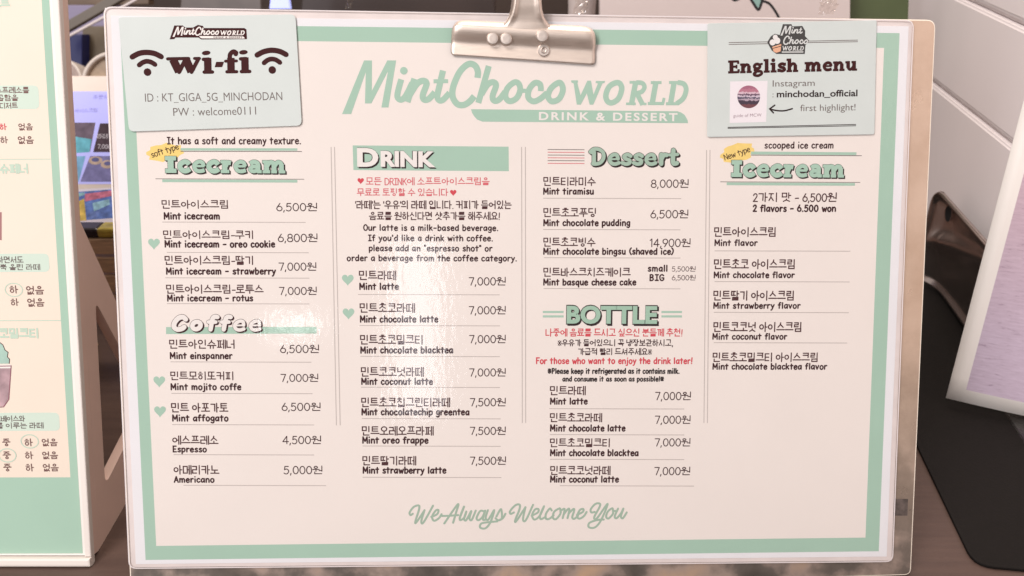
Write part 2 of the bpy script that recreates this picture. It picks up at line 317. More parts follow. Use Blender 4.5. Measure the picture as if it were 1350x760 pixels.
def syllable(ch):
    n = ord(ch)-0xAC00; c, v, f = CHO[n//588], JUNG[(n % 588)//28], JONG[n % 28]
    fin = f != ' '; S = []
    if v in COMB:
        h, vv = COMB[v]
        if fin: S = jamo(c, 1.2, 6.9, 5.4, 9.4) + jamo(h, .3, 3.4, 6.6, 5.9) + jamo('low' if vv == 'ㅓ' else vv, 5.8 if vv == 'ㅓ' else 6.8, 3.3, 9.4, 9.8) + jamo(f, 2.2, .2, 9, 2.4)
        else: S = jamo(c, 1.0, 5.4, 5.4, 9.2) + jamo(h, .2, 1.4, 6.2, 4.4) + jamo(vv, 6.8, 0, 9.8, 9.8)
    elif v in 'ㅗㅛㅜㅠㅡ':
        if fin: S = jamo(c, 1.9, 6.9, 8.1, 9.6) + jamo(v, .3, 3.9, 9.7, 5.6) + jamo(f, 1.9, .2, 8.1, 2.6)
        elif v in 'ㅜㅠ': S = jamo(c, 1.8, 5.2, 8.2, 9.5) + jamo(v, .3, .4, 9.7, 3.9)
        else: S = jamo(c, 1.8, 4.6, 8.2, 9.5) + jamo(v, .3, .9, 9.7, 3.6)
    else:
        x = 6.5 if v in 'ㅏㅑㅣ' else 5.5 if v in 'ㅓㅕ' else 6.0
        xe = 9.6 if v != 'ㅣ' else 10.4
        if fin: S = jamo(c, .8, 5.2, 5.3 if x > 5.6 else 4.9, 9.4) + jamo(v, x, 3.9, xe, 9.8) + jamo(f, 2.1, .2, 8.6, 2.9)
        else: S = jamo(c, .7, 1.2, 5.2 if x > 5.6 else 4.9, 8.8) + jamo(v, x, 0, xe, 9.8)
    return S
def lay_text(txt, font=None, track=0.0, num=1.0):
    """strokes of a line: list of (pts, width or None, closed)"""
    x = 0; out = []
    for ch in txt:
        if 0xAC00 <= ord(ch) <= 0xD7A3:
            out += [([(x+p[0], p[1]) for p in s], None, False) for s in syllable(ch)]; x += 10.7 + track
        else:
            adv, ss = (font or HAND)[ch]
            out += [([(x+p[0]*num, p[1]*num) for p in s], None if wd is None else wd*num, c) for s, wd, c in ss]
            x += (adv+track)*num
    return out
def fit(F, strokes, p0, p1, hpx, ref, shear=0.0, xr=None):
    xs = [p[0] for s, _, _ in strokes for p in s]; a, b = xr or (min(xs), max(xs))
    A, B = F.p(*p0), F.p(*p1); d = (B-A); Lx = d.length; d.normalize(); n = Vector((-d.y, d.x))
    u = F.unit((p0[0]+p1[0])/2, p0[1]); sx, sy = Lx/(b-a), hpx*u/ref
    return lambda q: A + d*((q[0]-a+shear*q[1])*sx) + n*(q[1]*sy), sy, sx
def write(F, parent, name, txt, p0, p1, hpx, m, wt=0.9, z=8e-5, ref=7.0, font=None, cap=True, shear=0.0, num=1.0, track=0.0, grow=0.0, off=(0, 0), jit=0.0):
    st = lay_text(txt, font, track, num); T, sy, sx = fit(F, st, p0, p1, hpx, ref, shear); s = min(sy, sx*1.25)
    u = F.unit(*p0); k = Ink(z)
    for pts, wd, c in st:
        j = Vector((random.uniform(-jit, jit), random.uniform(-jit, jit)))*s
        k.stroke([T(p)+j+Vector((off[0]*u, -off[1]*u)) for p in pts], (wd if wd is not None else wt)*s + grow*u, cap, 0 if cap else grow*u/2)
    return k.build(name, m, parent)
def kor(F, parent, name, txt, x0, x1, ytop, ybot, m=None, wt=0.95, z=8e-5, dy=0.0):
    return write(F, parent, name, txt, (x0, ybot), (x1, ybot+dy), ybot-ytop, m or INKT, wt*1.36, z, 9.8, num=1.25)
def hand(F, parent, name, txt, x0, x1, ybase, hpx, m=None, wt=1.15, z=8e-5, dy=0.0):
    return write(F, parent, name, txt, (x0, ybase), (x1, ybase+dy), hpx, m or INK, wt*1.48, z, 7.0, jit=0.12, track=0.75)
FC = {}
def glyphs(txt, bold, spacing):           # outline lettering from the built-in font
    key = (txt, bold, spacing)
    if key not in FC:
        c = bpy.data.curves.new('lettering', 'FONT'); c.body = txt; c.offset = bold; c.space_character = spacing; c.resolution_u = 4
        o = bpy.data.objects.new('lettering', c); me = bpy.data.meshes.new_from_object(o)
        FC[key] = ([tuple(v.co[:2]) for v in me.vertices], [list(p.vertices) for p in me.polygons])
        bpy.data.objects.remove(o); bpy.data.curves.remove(c); bpy.data.meshes.remove(me)
    return FC[key]
def typeset(F, parent, name, txt, p0, p1, hpx, m, bold=0.0, spacing=1.0, z=8e-5, off=(0, 0), xr=None, cap=0.70, shear=0.0):
    vs, fs = glyphs(txt, bold, spacing)
    T, sy, sx = fit(F, [(vs, None, False)], p0, p1, hpx, cap, shear, xr)
    u = F.unit(*p0); k = Ink(z); o = Vector((off[0]*u, -off[1]*u))
    k.add([T(p)+o for p in vs], fs); return k.build(name, m, parent)
def line(F, parent, name, pts, wpx, m, z=8e-5, cap=False, smooth=False):
    if smooth: pts = spline(pts)
    u = F.unit(*pts[0]); k = Ink(z); k.stroke([F.p(*p) for p in pts], wpx*u, cap); return k.build(name, m, parent)
def patch(F, parent, name, pts, m, z=4e-5): return flat(name, [F.p(*p) for p in pts], z, m, parent)
def heart(F, parent, name, cx, cy, wd, m, z=8e-5):
    pts = []
    for i in range(24):
        t = 2*math.pi*i/24; x = 16*math.sin(t)**3; y = 13*math.cos(t)-5*math.cos(2*t)-2*math.cos(3*t)-math.cos(4*t)
        pts.append((cx+x*wd/32, cy-y*wd/30))
    return patch(F, parent, name, pts, m, z)

# heavy lettering (stroke width in front of the colon)
SLAB = {k: parse(v) for k, v in {
'I': '4.2|2.1:/2.1,0 2.1,6.4;1.5:/.3,.75 3.9,.75;1.5:/.3,5.65 3.9,5.65', 'c': '4.7|1.75:4,3.3 3.4,4.1 2.4,4.3 1.1,3.3 1,1.9 2,.8 3.2,.8 4.2,1.5', 'e': '4.9|.75:/1.4,2.62 4.3,2.62;1.35:4.15,2.6 3.7,4 2.5,4.35 1.2,3.4 1.0,2.2 1.7,.9 3,.65 4.3,1.05',
'r': '4.1|1.8:/1.5,0 1.5,4.9;1.1:/.2,.55 2.9,.55;1.1:/.2,4.35 1.5,4.35;1.6:1.8,2.6 2.4,4 3.5,3.9', 'a': '4.9|1.5:1,3.7 1.9,4.3 3,4.2 3.6,3.3 3.6,1;1.35:3.4,2.4 1.8,2.5 .9,1.5 1.7,.7 3,.9 3.6,1.6;1.1:/3.3,.55 4.7,.55', 'm': '8|1.8:/1.5,0 1.5,4.9;1.7:/4,0 4,3.6;1.7:/6.5,0 6.5,3.6;1.5:1.8,3 2.7,4.2 3.7,4 4,3;1.5:4.3,3 5.2,4.2 6.2,4 6.5,3;1:/.2,.5 2.6,.5;1:/3.1,.5 4.9,.5;1:/5.6,.5 7.7,.5;1:/.2,4.4 1.4,4.4',
'E': '5.4|1.9:/1.6,0 1.6,6.6;.95:/.2,.5 4.9,.5;.95:/.2,6.1 4.8,6.1;.9:/1.6,3.4 3.9,3.4;1:/4.7,.4 4.9,1.9;.9:/4.6,6.2 4.7,4.9;.7:/3.9,2.5 3.9,4.2', 'n': '5.6|1.75:/1.4,0 1.4,4.9;1.7:/4.1,0 4.1,3.6;1.3:1.8,3 2.7,4.2 3.7,4.1 4.1,3;.9:/.2,.45 2.5,.45;.9:/3.1,.45 5.3,.45;.9:/.2,4.4 1.4,4.4',
'g': '5|1.35:o2.2,3.3,1.25,1.2;1.2:1.6,2.1 1.2,1.3 2.2,.8 3.9,.6 4.2,-.6 2.6,-1.6 1,-1.2 .9,-.3 1.9,.3;.9:3.4,4 4,4.5 4.6,4.4', 'l': '3.1|1.75:/1.5,0 1.5,6.9;.9:/.3,.45 2.8,.45;.9:/.2,6.4 1.5,6.4', 'i': '3.1|1.75:/1.5,0 1.5,4.9;.9:/.3,.45 2.8,.45;.9:/.2,4.4 1.5,4.4;1.7:1.4,6.3',
's': '4.2|1.35:3.6,3.7 2.4,4.4 1.1,3.7 1.6,2.7 3,2.2 3.4,1.2 2.2,.6 .8,1.1;.8:/.6,.2 .6,1.7;.8:/3.6,4.8 3.6,3.4', 'h': '5.6|1.75:/1.4,0 1.4,6.9;1.7:/4.1,0 4.1,3.6;1.3:1.8,3 2.7,4.2 3.7,4.1 4.1,3;.9:/.2,.45 2.5,.45;.9:/3.1,.45 5.3,.45;.9:/.2,6.4 1.4,6.4',
'u': '5.6|1.7:/1.4,4.9 1.4,1.6;1.75:/4.1,0 4.1,4.9;1.3:1.4,1.8 1.9,.8 2.8,.8 3.8,2;.9:/.2,4.4 1.4,4.4;.9:/3,4.4 4.1,4.4;.9:/4.1,.45 5.4,.45', ' ': '2.6|'}.items()}
BUB = {k: parse(v) for k, v in {
'C': '5.8|1.95:4.7,5 3.6,5.9 2.2,5.4 1.2,3.6 1.3,1.8 2.5,.9 3.9,1.2 4.6,1.9', 'o': '5|1.8:o2.4,2.5,1.35,1.5', 'f': '4|1.8:3.5,5.9 2.6,6 2,5 1.9,.9;1.5:/.8,3.9 3.2,3.9', 'e': '4.9|.7:/1.5,2.5 3.8,2.6;1.4:3.9,2.65 3.5,4 2.4,4.25 1.2,3.3 1.05,2.0 1.8,.95 3,.7 4.2,1.15',
'D': '6.4|1.5:/1.9,1 1.9,5.2;1.35:.6,5.3 1.8,6.3 3.6,6.2 5,5 5.2,3 4.2,1.3 2.6,.7 1.5,.8;1.1:/.6,5.3 1,4.9', 's': '4.1|1.4:3.5,3.7 2.4,4.3 1.2,3.6 1.8,2.7 3.1,2.1 3.1,1.1 1.9,.7 .6,1.2', 'r': '3.9|1.7:/1.4,.8 1.4,4.3;1.6:1.6,2.8 2.3,4.1 3.3,4.1', 't': '3.6|1.7:1.8,6 1.7,1.9 2.1,.9 3.1,1.1;1.2:/.6,4.2 3.3,4.4'}.items()}
def heading(F, parent, name, txt, p0, p1, hpx, font, face, ref, line_px=1.3, drop=(1.6, 1.6), cap=False, shear=0.0, track=0.0, shade=None, fat=0.0):
    o = write(F, parent, name, txt, p0, p1, hpx, face, ref=ref, font=font, cap=cap, shear=shear, track=track, z=2.4e-4, grow=fat)
    write(F, o, 'letter_outline', txt, p0, p1, hpx, shade or BLK, ref=ref, font=font, cap=cap, shear=shear, track=track, z=1.7e-4, grow=fat+line_px)
    write(F, o, 'letter_shadow', txt, p0, p1, hpx, shade or BLK, ref=ref, font=font, cap=cap, shear=shear, track=track, z=1.0e-4, grow=fat+line_px*0.7, off=drop)
    return o

# ------------------------------------------------------------------ the table
def wood_mat():
    m, nt, b = principled('dark_wood')
    tc = nt.nodes.new('ShaderNodeTexCoord'); mp = nt.nodes.new('ShaderNodeMapping'); mp.inputs['Scale'].default_value = (2.2, 26, 8)
    n = nt.nodes.new('ShaderNodeTexNoise'); n.inputs['Scale'].default_value = 5; n.inputs['Detail'].default_value = 9; n.inputs['Roughness'].default_value = 0.62
    r = nt.nodes.new('ShaderNodeValToRGB'); r.color_ramp.elements[0].position = 0.32; r.color_ramp.elements[1].position = 0.72
    r.color_ramp.elements[0].color = (0.075, 0.045, 0.036, 1); r.color_ramp.elements[1].color = (0.105, 0.064, 0.050, 1)
    L = nt.links.new; L(tc.outputs['Object'], mp.inputs[0]); L(mp.outputs[0], n.inputs['Vector']); L(n.outputs['Fac'], r.inputs[0]); L(r.outputs[0], b.inputs['Base Color'])
    b.inputs['Roughness'].default_value = 0.42; b.inputs['Specular IOR Level'].default_value = 0.35
    bp = nt.nodes.new('ShaderNodeBump'); bp.inputs['Strength'].default_value = 0.15; bp.inputs['Distance'].default_value = 0.002
    L(n.outputs['Fac'], bp.inputs['Height']); L(bp.outputs[0], b.inputs['Normal']); return m
WOOD = wood_mat()
tag(box('table', -1.1, 0.95, 0.12, 1.25, -0.035, 0.0, WOOD, bev=0.003), kind='structure')
tag(box('back_wall', -2.2, 2.0, 1.62, 1.66, -0.9, 1.5, mat('brown_wall', (0.055, 0.036, 0.028), 0.6, var=0.25, scale=3)), kind='structure')
tag(box('floor', -2.2, 2.0, -3.0, 1.62, -0.95, -0.9, mat('floor_grey', (0.10, 0.085, 0.075), 0.6, var=0.2, scale=4)), kind='structure')

# ------------------------------------------------------------------ clipboard
def board_mat():
    m, nt, b = principled('mottled_board')
    tc = nt.nodes.new('ShaderNodeTexCoord'); sep = nt.nodes.new('ShaderNodeSeparateXYZ')
    n = nt.nodes.new('ShaderNodeTexNoise'); n.inputs['Scale'].default_value = 16; n.inputs['Detail'].default_value = 7; n.inputs['Roughness'].default_value = 0.65
    n2 = nt.nodes.new('ShaderNodeTexNoise'); n2.inputs['Scale'].default_value = 34; n2.inputs['Detail'].default_value = 6
    r1 = nt.nodes.new('ShaderNodeValToRGB'); r2 = nt.nodes.new('ShaderNodeValToRGB'); mx = nt.nodes.new('ShaderNodeMix'); mx.data_type = 'RGBA'
    e = r1.color_ramp.elements; e[0].position = 0.35; e[1].position = 0.68; e[0].color = (0.56, 0.39, 0.28, 1); e[1].color = (0.70, 0.52, 0.40, 1)
    e = r2.color_ramp.elements; e[0].position = 0.28; e[1].position = 0.74; e[0].color = (0.075, 0.064, 0.055, 1); e[1].color = (0.60, 0.40, 0.26, 1)
    x = e.new(0.46); x.color = (0.17, 0.14, 0.12, 1); x = e.new(0.56); x.color = (0.42, 0.32, 0.27, 1)
    mr = nt.nodes.new('ShaderNodeMapRange'); mr.inputs['From Min'].default_value = 0.05; mr.inputs['From Max'].default_value = 0.20; mr.inputs['To Min'].default_value = 1; mr.inputs['To Max'].default_value = 0  # dark table seen through the board is put into the colour low down
    ad = nt.nodes.new('ShaderNodeMath'); ad.operation = 'MULTIPLY_ADD'; ad.inputs[1].default_value = 0.12
    L = nt.links.new; L(tc.outputs['Object'], sep.inputs[0]); L(tc.outputs['Object'], n.inputs['Vector']); L(tc.outputs['Object'], n2.inputs['Vector'])
    L(n.outputs['Fac'], r1.inputs[0]); L(n2.outputs['Fac'], r2.inputs[0]); L(n.outputs['Fac'], ad.inputs[0]); L(sep.outputs['Y'], ad.inputs[2]); L(ad.outputs[0], mr.inputs['Value'])
    L(mr.outputs[0], mx.inputs[0]); L(r1.outputs[0], mx.inputs[6]); L(r2.outputs[0], mx.inputs[7]); L(mx.outputs[2], b.inputs['Base Color'])
    b.inputs['Metallic'].default_value = 0.5; b.inputs['Coat Weight'].default_value = 0.25; b.inputs['Coat Roughness'].default_value = 0.12
    q = nt.nodes.new('ShaderNodeMapRange'); q.inputs['To Min'].default_value = 0.16; q.inputs['To Max'].default_value = 0.5; L(n2.outputs['Fac'], q.inputs['Value']); L(q.outputs[0], b.inputs['Roughness'])
    bp = nt.nodes.new('ShaderNodeBump'); bp.inputs['Strength'].default_value = 0.35; bp.inputs['Distance'].default_value = 0.0012; L(n2.outputs['Fac'], bp.inputs['Height']); L(bp.outputs[0], b.inputs['Normal'])
    return m
BZ = -0.0012                              # front face of the board
clip = empty('clipboard', SH, 'mottled beige clipboard with a steel clip holding the large menu sheet', 'clipboard')
bl = [SH.p(136, 11, BZ), SH.p(1234, 26, BZ), SH.p(1201, 760, BZ), SH.p(171, 760, BZ)]
g = (bl[2]-bl[1]).normalized(); h = (bl[3]-bl[0]).normalized()
# the foot of the board stands on the table
def foot(p, d, z=0.0):
    wz = (SH.o + SH.ex*p.x + SH.ey*p.y + SH.ez*BZ).z; dz = (SH.ex*d.x + SH.ey*d.y).z
    return p + d*((z-wz)/dz)
bl[2], bl[3] = foot(bl[2], g, 0.0016), foot(bl[3], h, 0.0016)
EDGE = mat('polished_edge', (0.90, 0.79, 0.66), 0.25, coat=0.4)
brd = slab('board', round_poly(bl[::-1], [0.004, 0.004, 0.005, 0.005]), BZ-0.0042, BZ, board_mat(), clip, bev=0.0007)
brd.data.materials.append(EDGE)
for p in brd.data.polygons:
    if abs(p.normal.z) < 0.97: p.material_index = 1
strut = box('stand_leg', -0.02, 0.02, 0.0, 0.16, -0.008, -0.0056, mat('strut_grey', (0.3, 0.27, 0.25), 0.5), None)
# strut leans from the back of the board down to the table
me = strut.data
topp = Vector((0.0, 0.17, BZ-0.0044)); tw = SH.mat() @ topp; base = Vector((tw.x, tw.y+0.115, 0.0)); bp_ = SH.mat().inverted() @ base
for v in me.vertices:
    t = v.co.y/0.16; q = bp_.lerp(topp, t); v.co = Vector((q.x+v.co.x, q.y, q.z+(0.002 if v.co.z > -0.007 else 0)*(1-t)))
strut.parent = clip
# dark patch put in for a dark thing blurred through the board
slab('dark_patch', [SH.p(*q, BZ) for q in ((1178, 658), (1197, 658), (1196, 680), (1177, 680))], BZ+0.00005, BZ+0.0002, mat('patch_dark', (0.10, 0.075, 0.065), 0.5, var=0.4, scale=300), clip)

STEEL = mat('steel', (0.84, 0.71, 0.62), 0.46, metal=1.0, rvar=0.10, scale=120, stretch=(1, 9, 1), bump=0.05, bscale=350)
RIVET = mat('rivet_steel', (0.62, 0.54, 0.49), 0.5, metal=1.0, var=0.08, scale=500)
def clip_plate():
    c = [SH.p(593.9, 73.3), SH.p(784, 86.4), SH.p(784.5, 33), SH.p(597, 24)]
    out = []; NX, NY = 40, 22; ex = (c[1]-c[0]); 
    def pt(u, v):
        a = c[0].lerp(c[1], u); b = c[3].lerp(c[2], u); return a.lerp(b, v)
    prof = lambda v: 0.0016 + (0.0 if v < 0.30 else 0.0042*math.sin(min(1, (v-0.30)/0.42)*math.pi/2)**1.5) - (0.0 if v < 0.72 else 0.0075*((v-0.72)/0.28)**2)
    vs, fs = [], []
    for s in (0, 1):
        for j in range(NY+1):
            v = j/NY
            # rounded ends
            rt = 0.0
            if v > 0.55: k = (v-0.55)/0.45; rt = 0.085*(1-math.sqrt(max(0, 1-k*k)))
            if v < 0.12: k = (0.12-v)/0.12; rt = max(rt, 0.018*(1-math.sqrt(max(0, 1-k*k))))
            for i in range(NX+1):
                u = rt + (1-2*rt)*i/NX; p = pt(u, v)
                e = min(i, NX-i)/NX; drop = 0.0016*max(0, 1-e/0.05)**2*min(1, max(0, (v-0.25)/0.4))
                vs.append((p.x, p.y, prof(v)-drop-(0.0008 if s else 0)))
    W = NX+1; n1 = W*(NY+1)
    for j in range(NY):
        for i in range(NX):
            a = j*W+i; fs.append((a, a+1, a+W+1, a+W)); fs.append((n1+a, n1+a+W, n1+a+W+1, n1+a+1))
    rim = [j for j in range(W)] + [j*W+NX for j in range(1, NY+1)] + [NY*W+i for i in range(NX-1, -1, -1)] + [j*W for j in range(NY-1, 0, -1)]
    for a, b in zip(rim, rim[1:]+rim[:1]): fs.append((b, a, n1+a, n1+b))
    return mesh('clip_plate', vs, fs, STEEL, clip, True), prof
cp, prof = clip_plate()
def clip_neck():
    rows = [(56, 640, 746, .0020, 0), (48, 646, 740, .0050, .05), (40, 655, 731, .0059, .2), (32, 664, 723, .0066, .6), (24, 670, 717, .0078, 1), (14, 673, 714, .0096, 1), (5, 674, 713, .0108, 1), (-8, 675, 713, .0122, 1), (-25, 675, 714, .0135, 1)]
    NX = 18; vs, fs = [], []
    pr = []
    for i in range(len(rows)-1):
        for k in range(3):
            t = k/3; pr.append([a+(b-a)*t for a, b in zip(rows[i], rows[i+1])])
    pr.append(rows[-1])
    for s in (0, 1):
        for (y, xl, xr, z, fl) in pr:
            a, b = SH.p(xl, y), SH.p(xr, y+0.6)
            for i in range(NX+1):
                u = i/NX; p = a.lerp(b, u); e = abs(u-0.5)*2
                dz = 0.0014*math.exp(-((e-0.74)/0.13)**2)*fl - 0.0055*max(0, (e-0.84)/0.16)**1.5*fl - (1-fl)*0.0035*e**3
                vs.append((p.x, p.y, z+dz-(0.0009 if s else 0)))
    W = NX+1; NY = len(pr)-1; n1 = W*(NY+1)
    for j in range(NY):
        for i in range(NX):
            a = j*W+i; fs.append((a, a+1, a+W+1, a+W)); fs.append((n1+a, n1+a+W, n1+a+W+1, n1+a+1))
    rim = [j for j in range(W)] + [j*W+NX for j in range(1, NY+1)] + [NY*W+i for i in range(NX-1, -1, -1)] + [j*W for j in range(NY-1, 0, -1)]
    for a, b in zip(rim, rim[1:]+rim[:1]): fs.append((b, a, n1+a, n1+b))
    return mesh('clip_neck', vs, fs, STEEL, clip, True)
clip_neck()
def rivet(px, py, r, z, hollow=False):
    c = SH.p(px, py); u = SH.unit(px, py)*r; prof_ = [(0.0, .0011), (.55, .0011), (.85, .0010), (.97, .0006), (1.0, -.003)]
    if hollow: prof_ = [(0, .0005), (.22, .0005), (.30, .0010), (.42, .0012), (.55, .0009), (.85, .0009), (.97, .0006), (1.0, -.003)]
    N = 24; vs, fs = [], []
    for a, zz in prof_:
        for i in range(N): t = 2*math.pi*i/N; vs.append((c.x+u*a*math.cos(t), c.y+u*a*math.sin(t), z+zz))
    for j in range(len(prof_)-1):
        for i in range(N): fs.append((j*N+i, (j+1)*N+i, (j+1)*N+(i+1) % N, j*N+(i+1) % N))
    return mesh('rivet', vs, fs, RIVET, cp)
rivet(649.3, 53.5, 8.2, 0.0043); rivet(666.9, 54.0, 8.2, 0.0046); rivet(713.6, 51, 8.2, 0.0058); rivet(716.4, 67.8, 8.4, 0.0019, True)

# ------------------------------------------------------------------ the laminated menu sheet
menu = empty('menu_sheet', SH, 'large laminated cafe menu with mint green border clipped to the board', 'menu')
slab('paper', [SH.p(*q) for q in ((179, 744), (1169, 734), (1198, 35), (146, 21))], -0.0003, 0.0, PAPER, menu)
go = [(158, 32), (1186, 44), (1158.5, 727), (192, 738.5)]; gi = [(174, 52), (1165.5, 63.5), (1141, 709), (206, 720)]
ring = [SH.p(*q) for q in go+gi]
mesh('green_border', [(p.x, p.y, 3e-5) for p in ring], [(4, 5, 1, 0), (5, 6, 2, 1), (6, 7, 3, 2), (7, 4, 0, 3)], MINT, menu)
patch(SH, menu, 'cream_panel', gi[::-1], CREAM, 3e-5)
S = SH
# title logo, drawn letter by letter
L1 = lambda pts: [(450+x/7.5, 70+y/7.5) for x, y in pts]
L2 = lambda pts: [(590+x/7.5, 70+y/7.5) for x, y in pts]
L3 = lambda pts: [(740+x/7.5, 80+y/7.5) for x, y in pts]
LOGO = {'mint': [('f', L1([(225, 75), (303, 75), (302, 375), (455, 75), (542, 75), (466, 540), (396, 540), (462, 180), (297, 500), (234, 500), (242, 190), (97, 605), (8, 605)]), 0),
    ('s', L1([(592, 262), (556, 400), (562, 450), (598, 462), (640, 420), (700, 300)]), 8.0), ('b', L1([(724, 256), (652, 486)]), 8.6), ('s', L1([(680, 410), (745, 310), (805, 276), (843, 305), (806, 415), (818, 462), (865, 455), (925, 390)]), 8.2),
    ('b', L1([(1005, 175), (985, 262), (948, 420)]), 8.2), ('s', L1([(948, 415), (958, 462), (1000, 468), (1070, 395)]), 7.8), ('b', L1([(912, 281), (1055, 280)]), 5.2), ('d', L1([(618, 177)]), 5.1)],
  'choco': [('s', L2([(296, 247), (300, 185), (270, 125), (205, 112), (120, 190), (58, 330), (50, 430), (95, 505), (160, 515), (220, 480), (265, 428)]), 8.4),
    ('b', L2([(408, 130), (304, 495)]), 8.0), ('s', L2([(335, 410), (395, 315), (450, 290), (480, 322), (446, 425), (460, 472), (510, 462), (570, 385)]), 8.0),
    ('s', L2([(660, 292), (592, 350), (572, 430), (612, 478), (680, 450), (718, 372), (704, 306), (660, 292)]), 7.8), ('b', L2([(715, 372), (800, 378)]), 5.5),
    ('b', L2([(922, 378), (924, 345)]), 7.6), ('s', L2([(923, 352), (912, 308), (862, 298), (808, 360), (798, 440), (848, 480), (915, 455), (985, 395)]), 7.8),
    ('s', L2([(1090, 298), (1022, 352), (994, 430), (1032, 480), (1102, 455), (1140, 372), (1126, 308), (1090, 298)]), 7.8)],
  'world': [('f', L3([(97, 197), (163, 197), (165, 215), (158, 222), (190, 345), (258, 200), (293, 200), (318, 338), (362, 228), (338, 222), (342, 203), (432, 203), (426, 222), (405, 228), (316, 437), (280, 437), (252, 325), (192, 437), (153, 437), (122, 228), (100, 218)]), 0),
    ('s', L3([(535, 222), (472, 262), (440, 345), (458, 405), (505, 418), (566, 375), (597, 285), (580, 230), (535, 222)]), 7.4),
    ('b', L3([(737, 205), (692, 440)]), 7.2), ('b', L3([(675, 216), (790, 216)]), 3.6), ('b', L3([(640, 429), (735, 429)]), 3.4), ('s', L3([(740, 218), (800, 225), (822, 265), (790, 312), (715, 326)]), 6.0), ('b', L3([(745, 322), (805, 438)]), 6.6), ('b', L3([(780, 430), (842, 430)]), 3.2),
    ('b', L3([(937, 206), (897, 430)]), 7.2), ('b', L3([(885, 219), (990, 219)]), 3.8), ('b', L3([(855, 426), (1015, 426)]), 4.2), ('b', L3([(1003, 430), (1016, 370)]), 3.8),
    ('b', L3([(1117, 206), (1080, 430)]), 7.2), ('b', L3([(1065, 218), (1180, 218)]), 3.9), ('b', L3([(1035, 428), (1150, 428)]), 4.0), ('s', L3([(1150, 218), (1210, 233), (1234, 290), (1205, 375), (1140, 427)]), 6.6)]}
BAN = [(621, 144.3), (622.3, 149), (625, 153.5), (629, 158), (636, 160.7), (907, 162.7), (906.5, 158.7), (902.7, 152), (898, 148.6), (893, 147)]
def draw_logo(F, parent, name, keys, m, z, mp=lambda p: p, ws=1.0, grow=0.0):
    k = Ink(z)
    for key in keys:
        for kind, pts, wd in LOGO[key]:
            P = [mp(p) for p in pts]; u = F.unit(*P[0])
            if kind == 'f': k.fill([F.p(*p) for p in P])
            elif kind == 'd': k.disc(F.p(*P[0]), wd*ws*u)
            else: k.stroke([F.p(*p) for p in (spline(P) if kind == 's' else P)], (wd*ws+grow)*u, kind == 's' and False)
    return k.build(name, m, parent)
title = draw_logo(S, menu, 'title_lettering', ['mint', 'choco', 'world'], MINT, 8e-5)
ban = patch(S, menu, 'title_banner', BAN, MINT, 8e-5)
typeset(S, ban, 'banner_lettering', 'DRINK & DESSERT', (710.5, 158.3), (893, 159.8), 10.2, WARM, 0.028, 1.28, 1.6e-4)

def items(rows):
    for r in rows:
        kind = r[0]
        if kind == 'k': kor(S, menu, 'item_name', *r[1:])
        elif kind == 'e': hand(S, menu, 'item_translation', *r[1:])
        elif kind == 'p': write(S, menu, 'item_price', r[1], (r[2], r[5]), (r[3], r[5]), r[5]-r[4], INK if len(r) < 7 else r[6], 1.15, 8e-5, 9.8, num=1.34)
        elif kind == 'r': line(S, menu, 'rule_line', [(r[1], r[3]), (r[2], r[3]+0.5)], 0.9, RULE)
        elif kind == 'h': heart(S, menu, 'heart_mark', r[1], r[2], 15.5, MINT)
# column 1
hand(S, menu, 'section_note', 'It has a soft and creamy texture.', 221, 396, 190, 8.6, wt=0.95)
line(S, menu, 'heading_bar', [(238, 197.2), (392, 197.4)], 3.2, MINT); line(S, menu, 'heading_rule', [(238, 199.9), (398, 200)], 0.9, GREY, 9e-5)
line(S, menu, 'heading_rule', [(205, 236), (401, 236.6)], 0.8, GREY); line(S, menu, 'heading_bar', [(214, 238.6), (392, 239.2)], 3.6, MINT)
def blob(F, parent, cx, cy, rx, ry, tilt):
    pts = []
    for i in range(22):
        a = 2*math.pi*i/22; k = 1+0.10*math.sin(i*2.3)+random.uniform(-.06, .06); x, y = rx*k*math.cos(a), ry*k*math.sin(a)
        pts.append((cx+x*math.cos(tilt)-y*math.sin(tilt), cy+x*math.sin(tilt)+y*math.cos(tilt)))
    return patch(F, parent, 'yellow_blot', pts, YEL, 6e-5)
b = blob(S, menu, 217, 201.5, 24, 11.5, -0.12)
write(S, b, 'blot_lettering', 'soft type', (201, 208), (236, 196.5), 7.6, INK, 0.9, 1.3e-4)
heading(S, menu, 'section_heading', 'Icecream', (218.5, 228), (376, 228.6), 21.5, SLAB, MINT, 6.4, 0.9, (1.5, 1.5), track=0.05, fat=0.6)
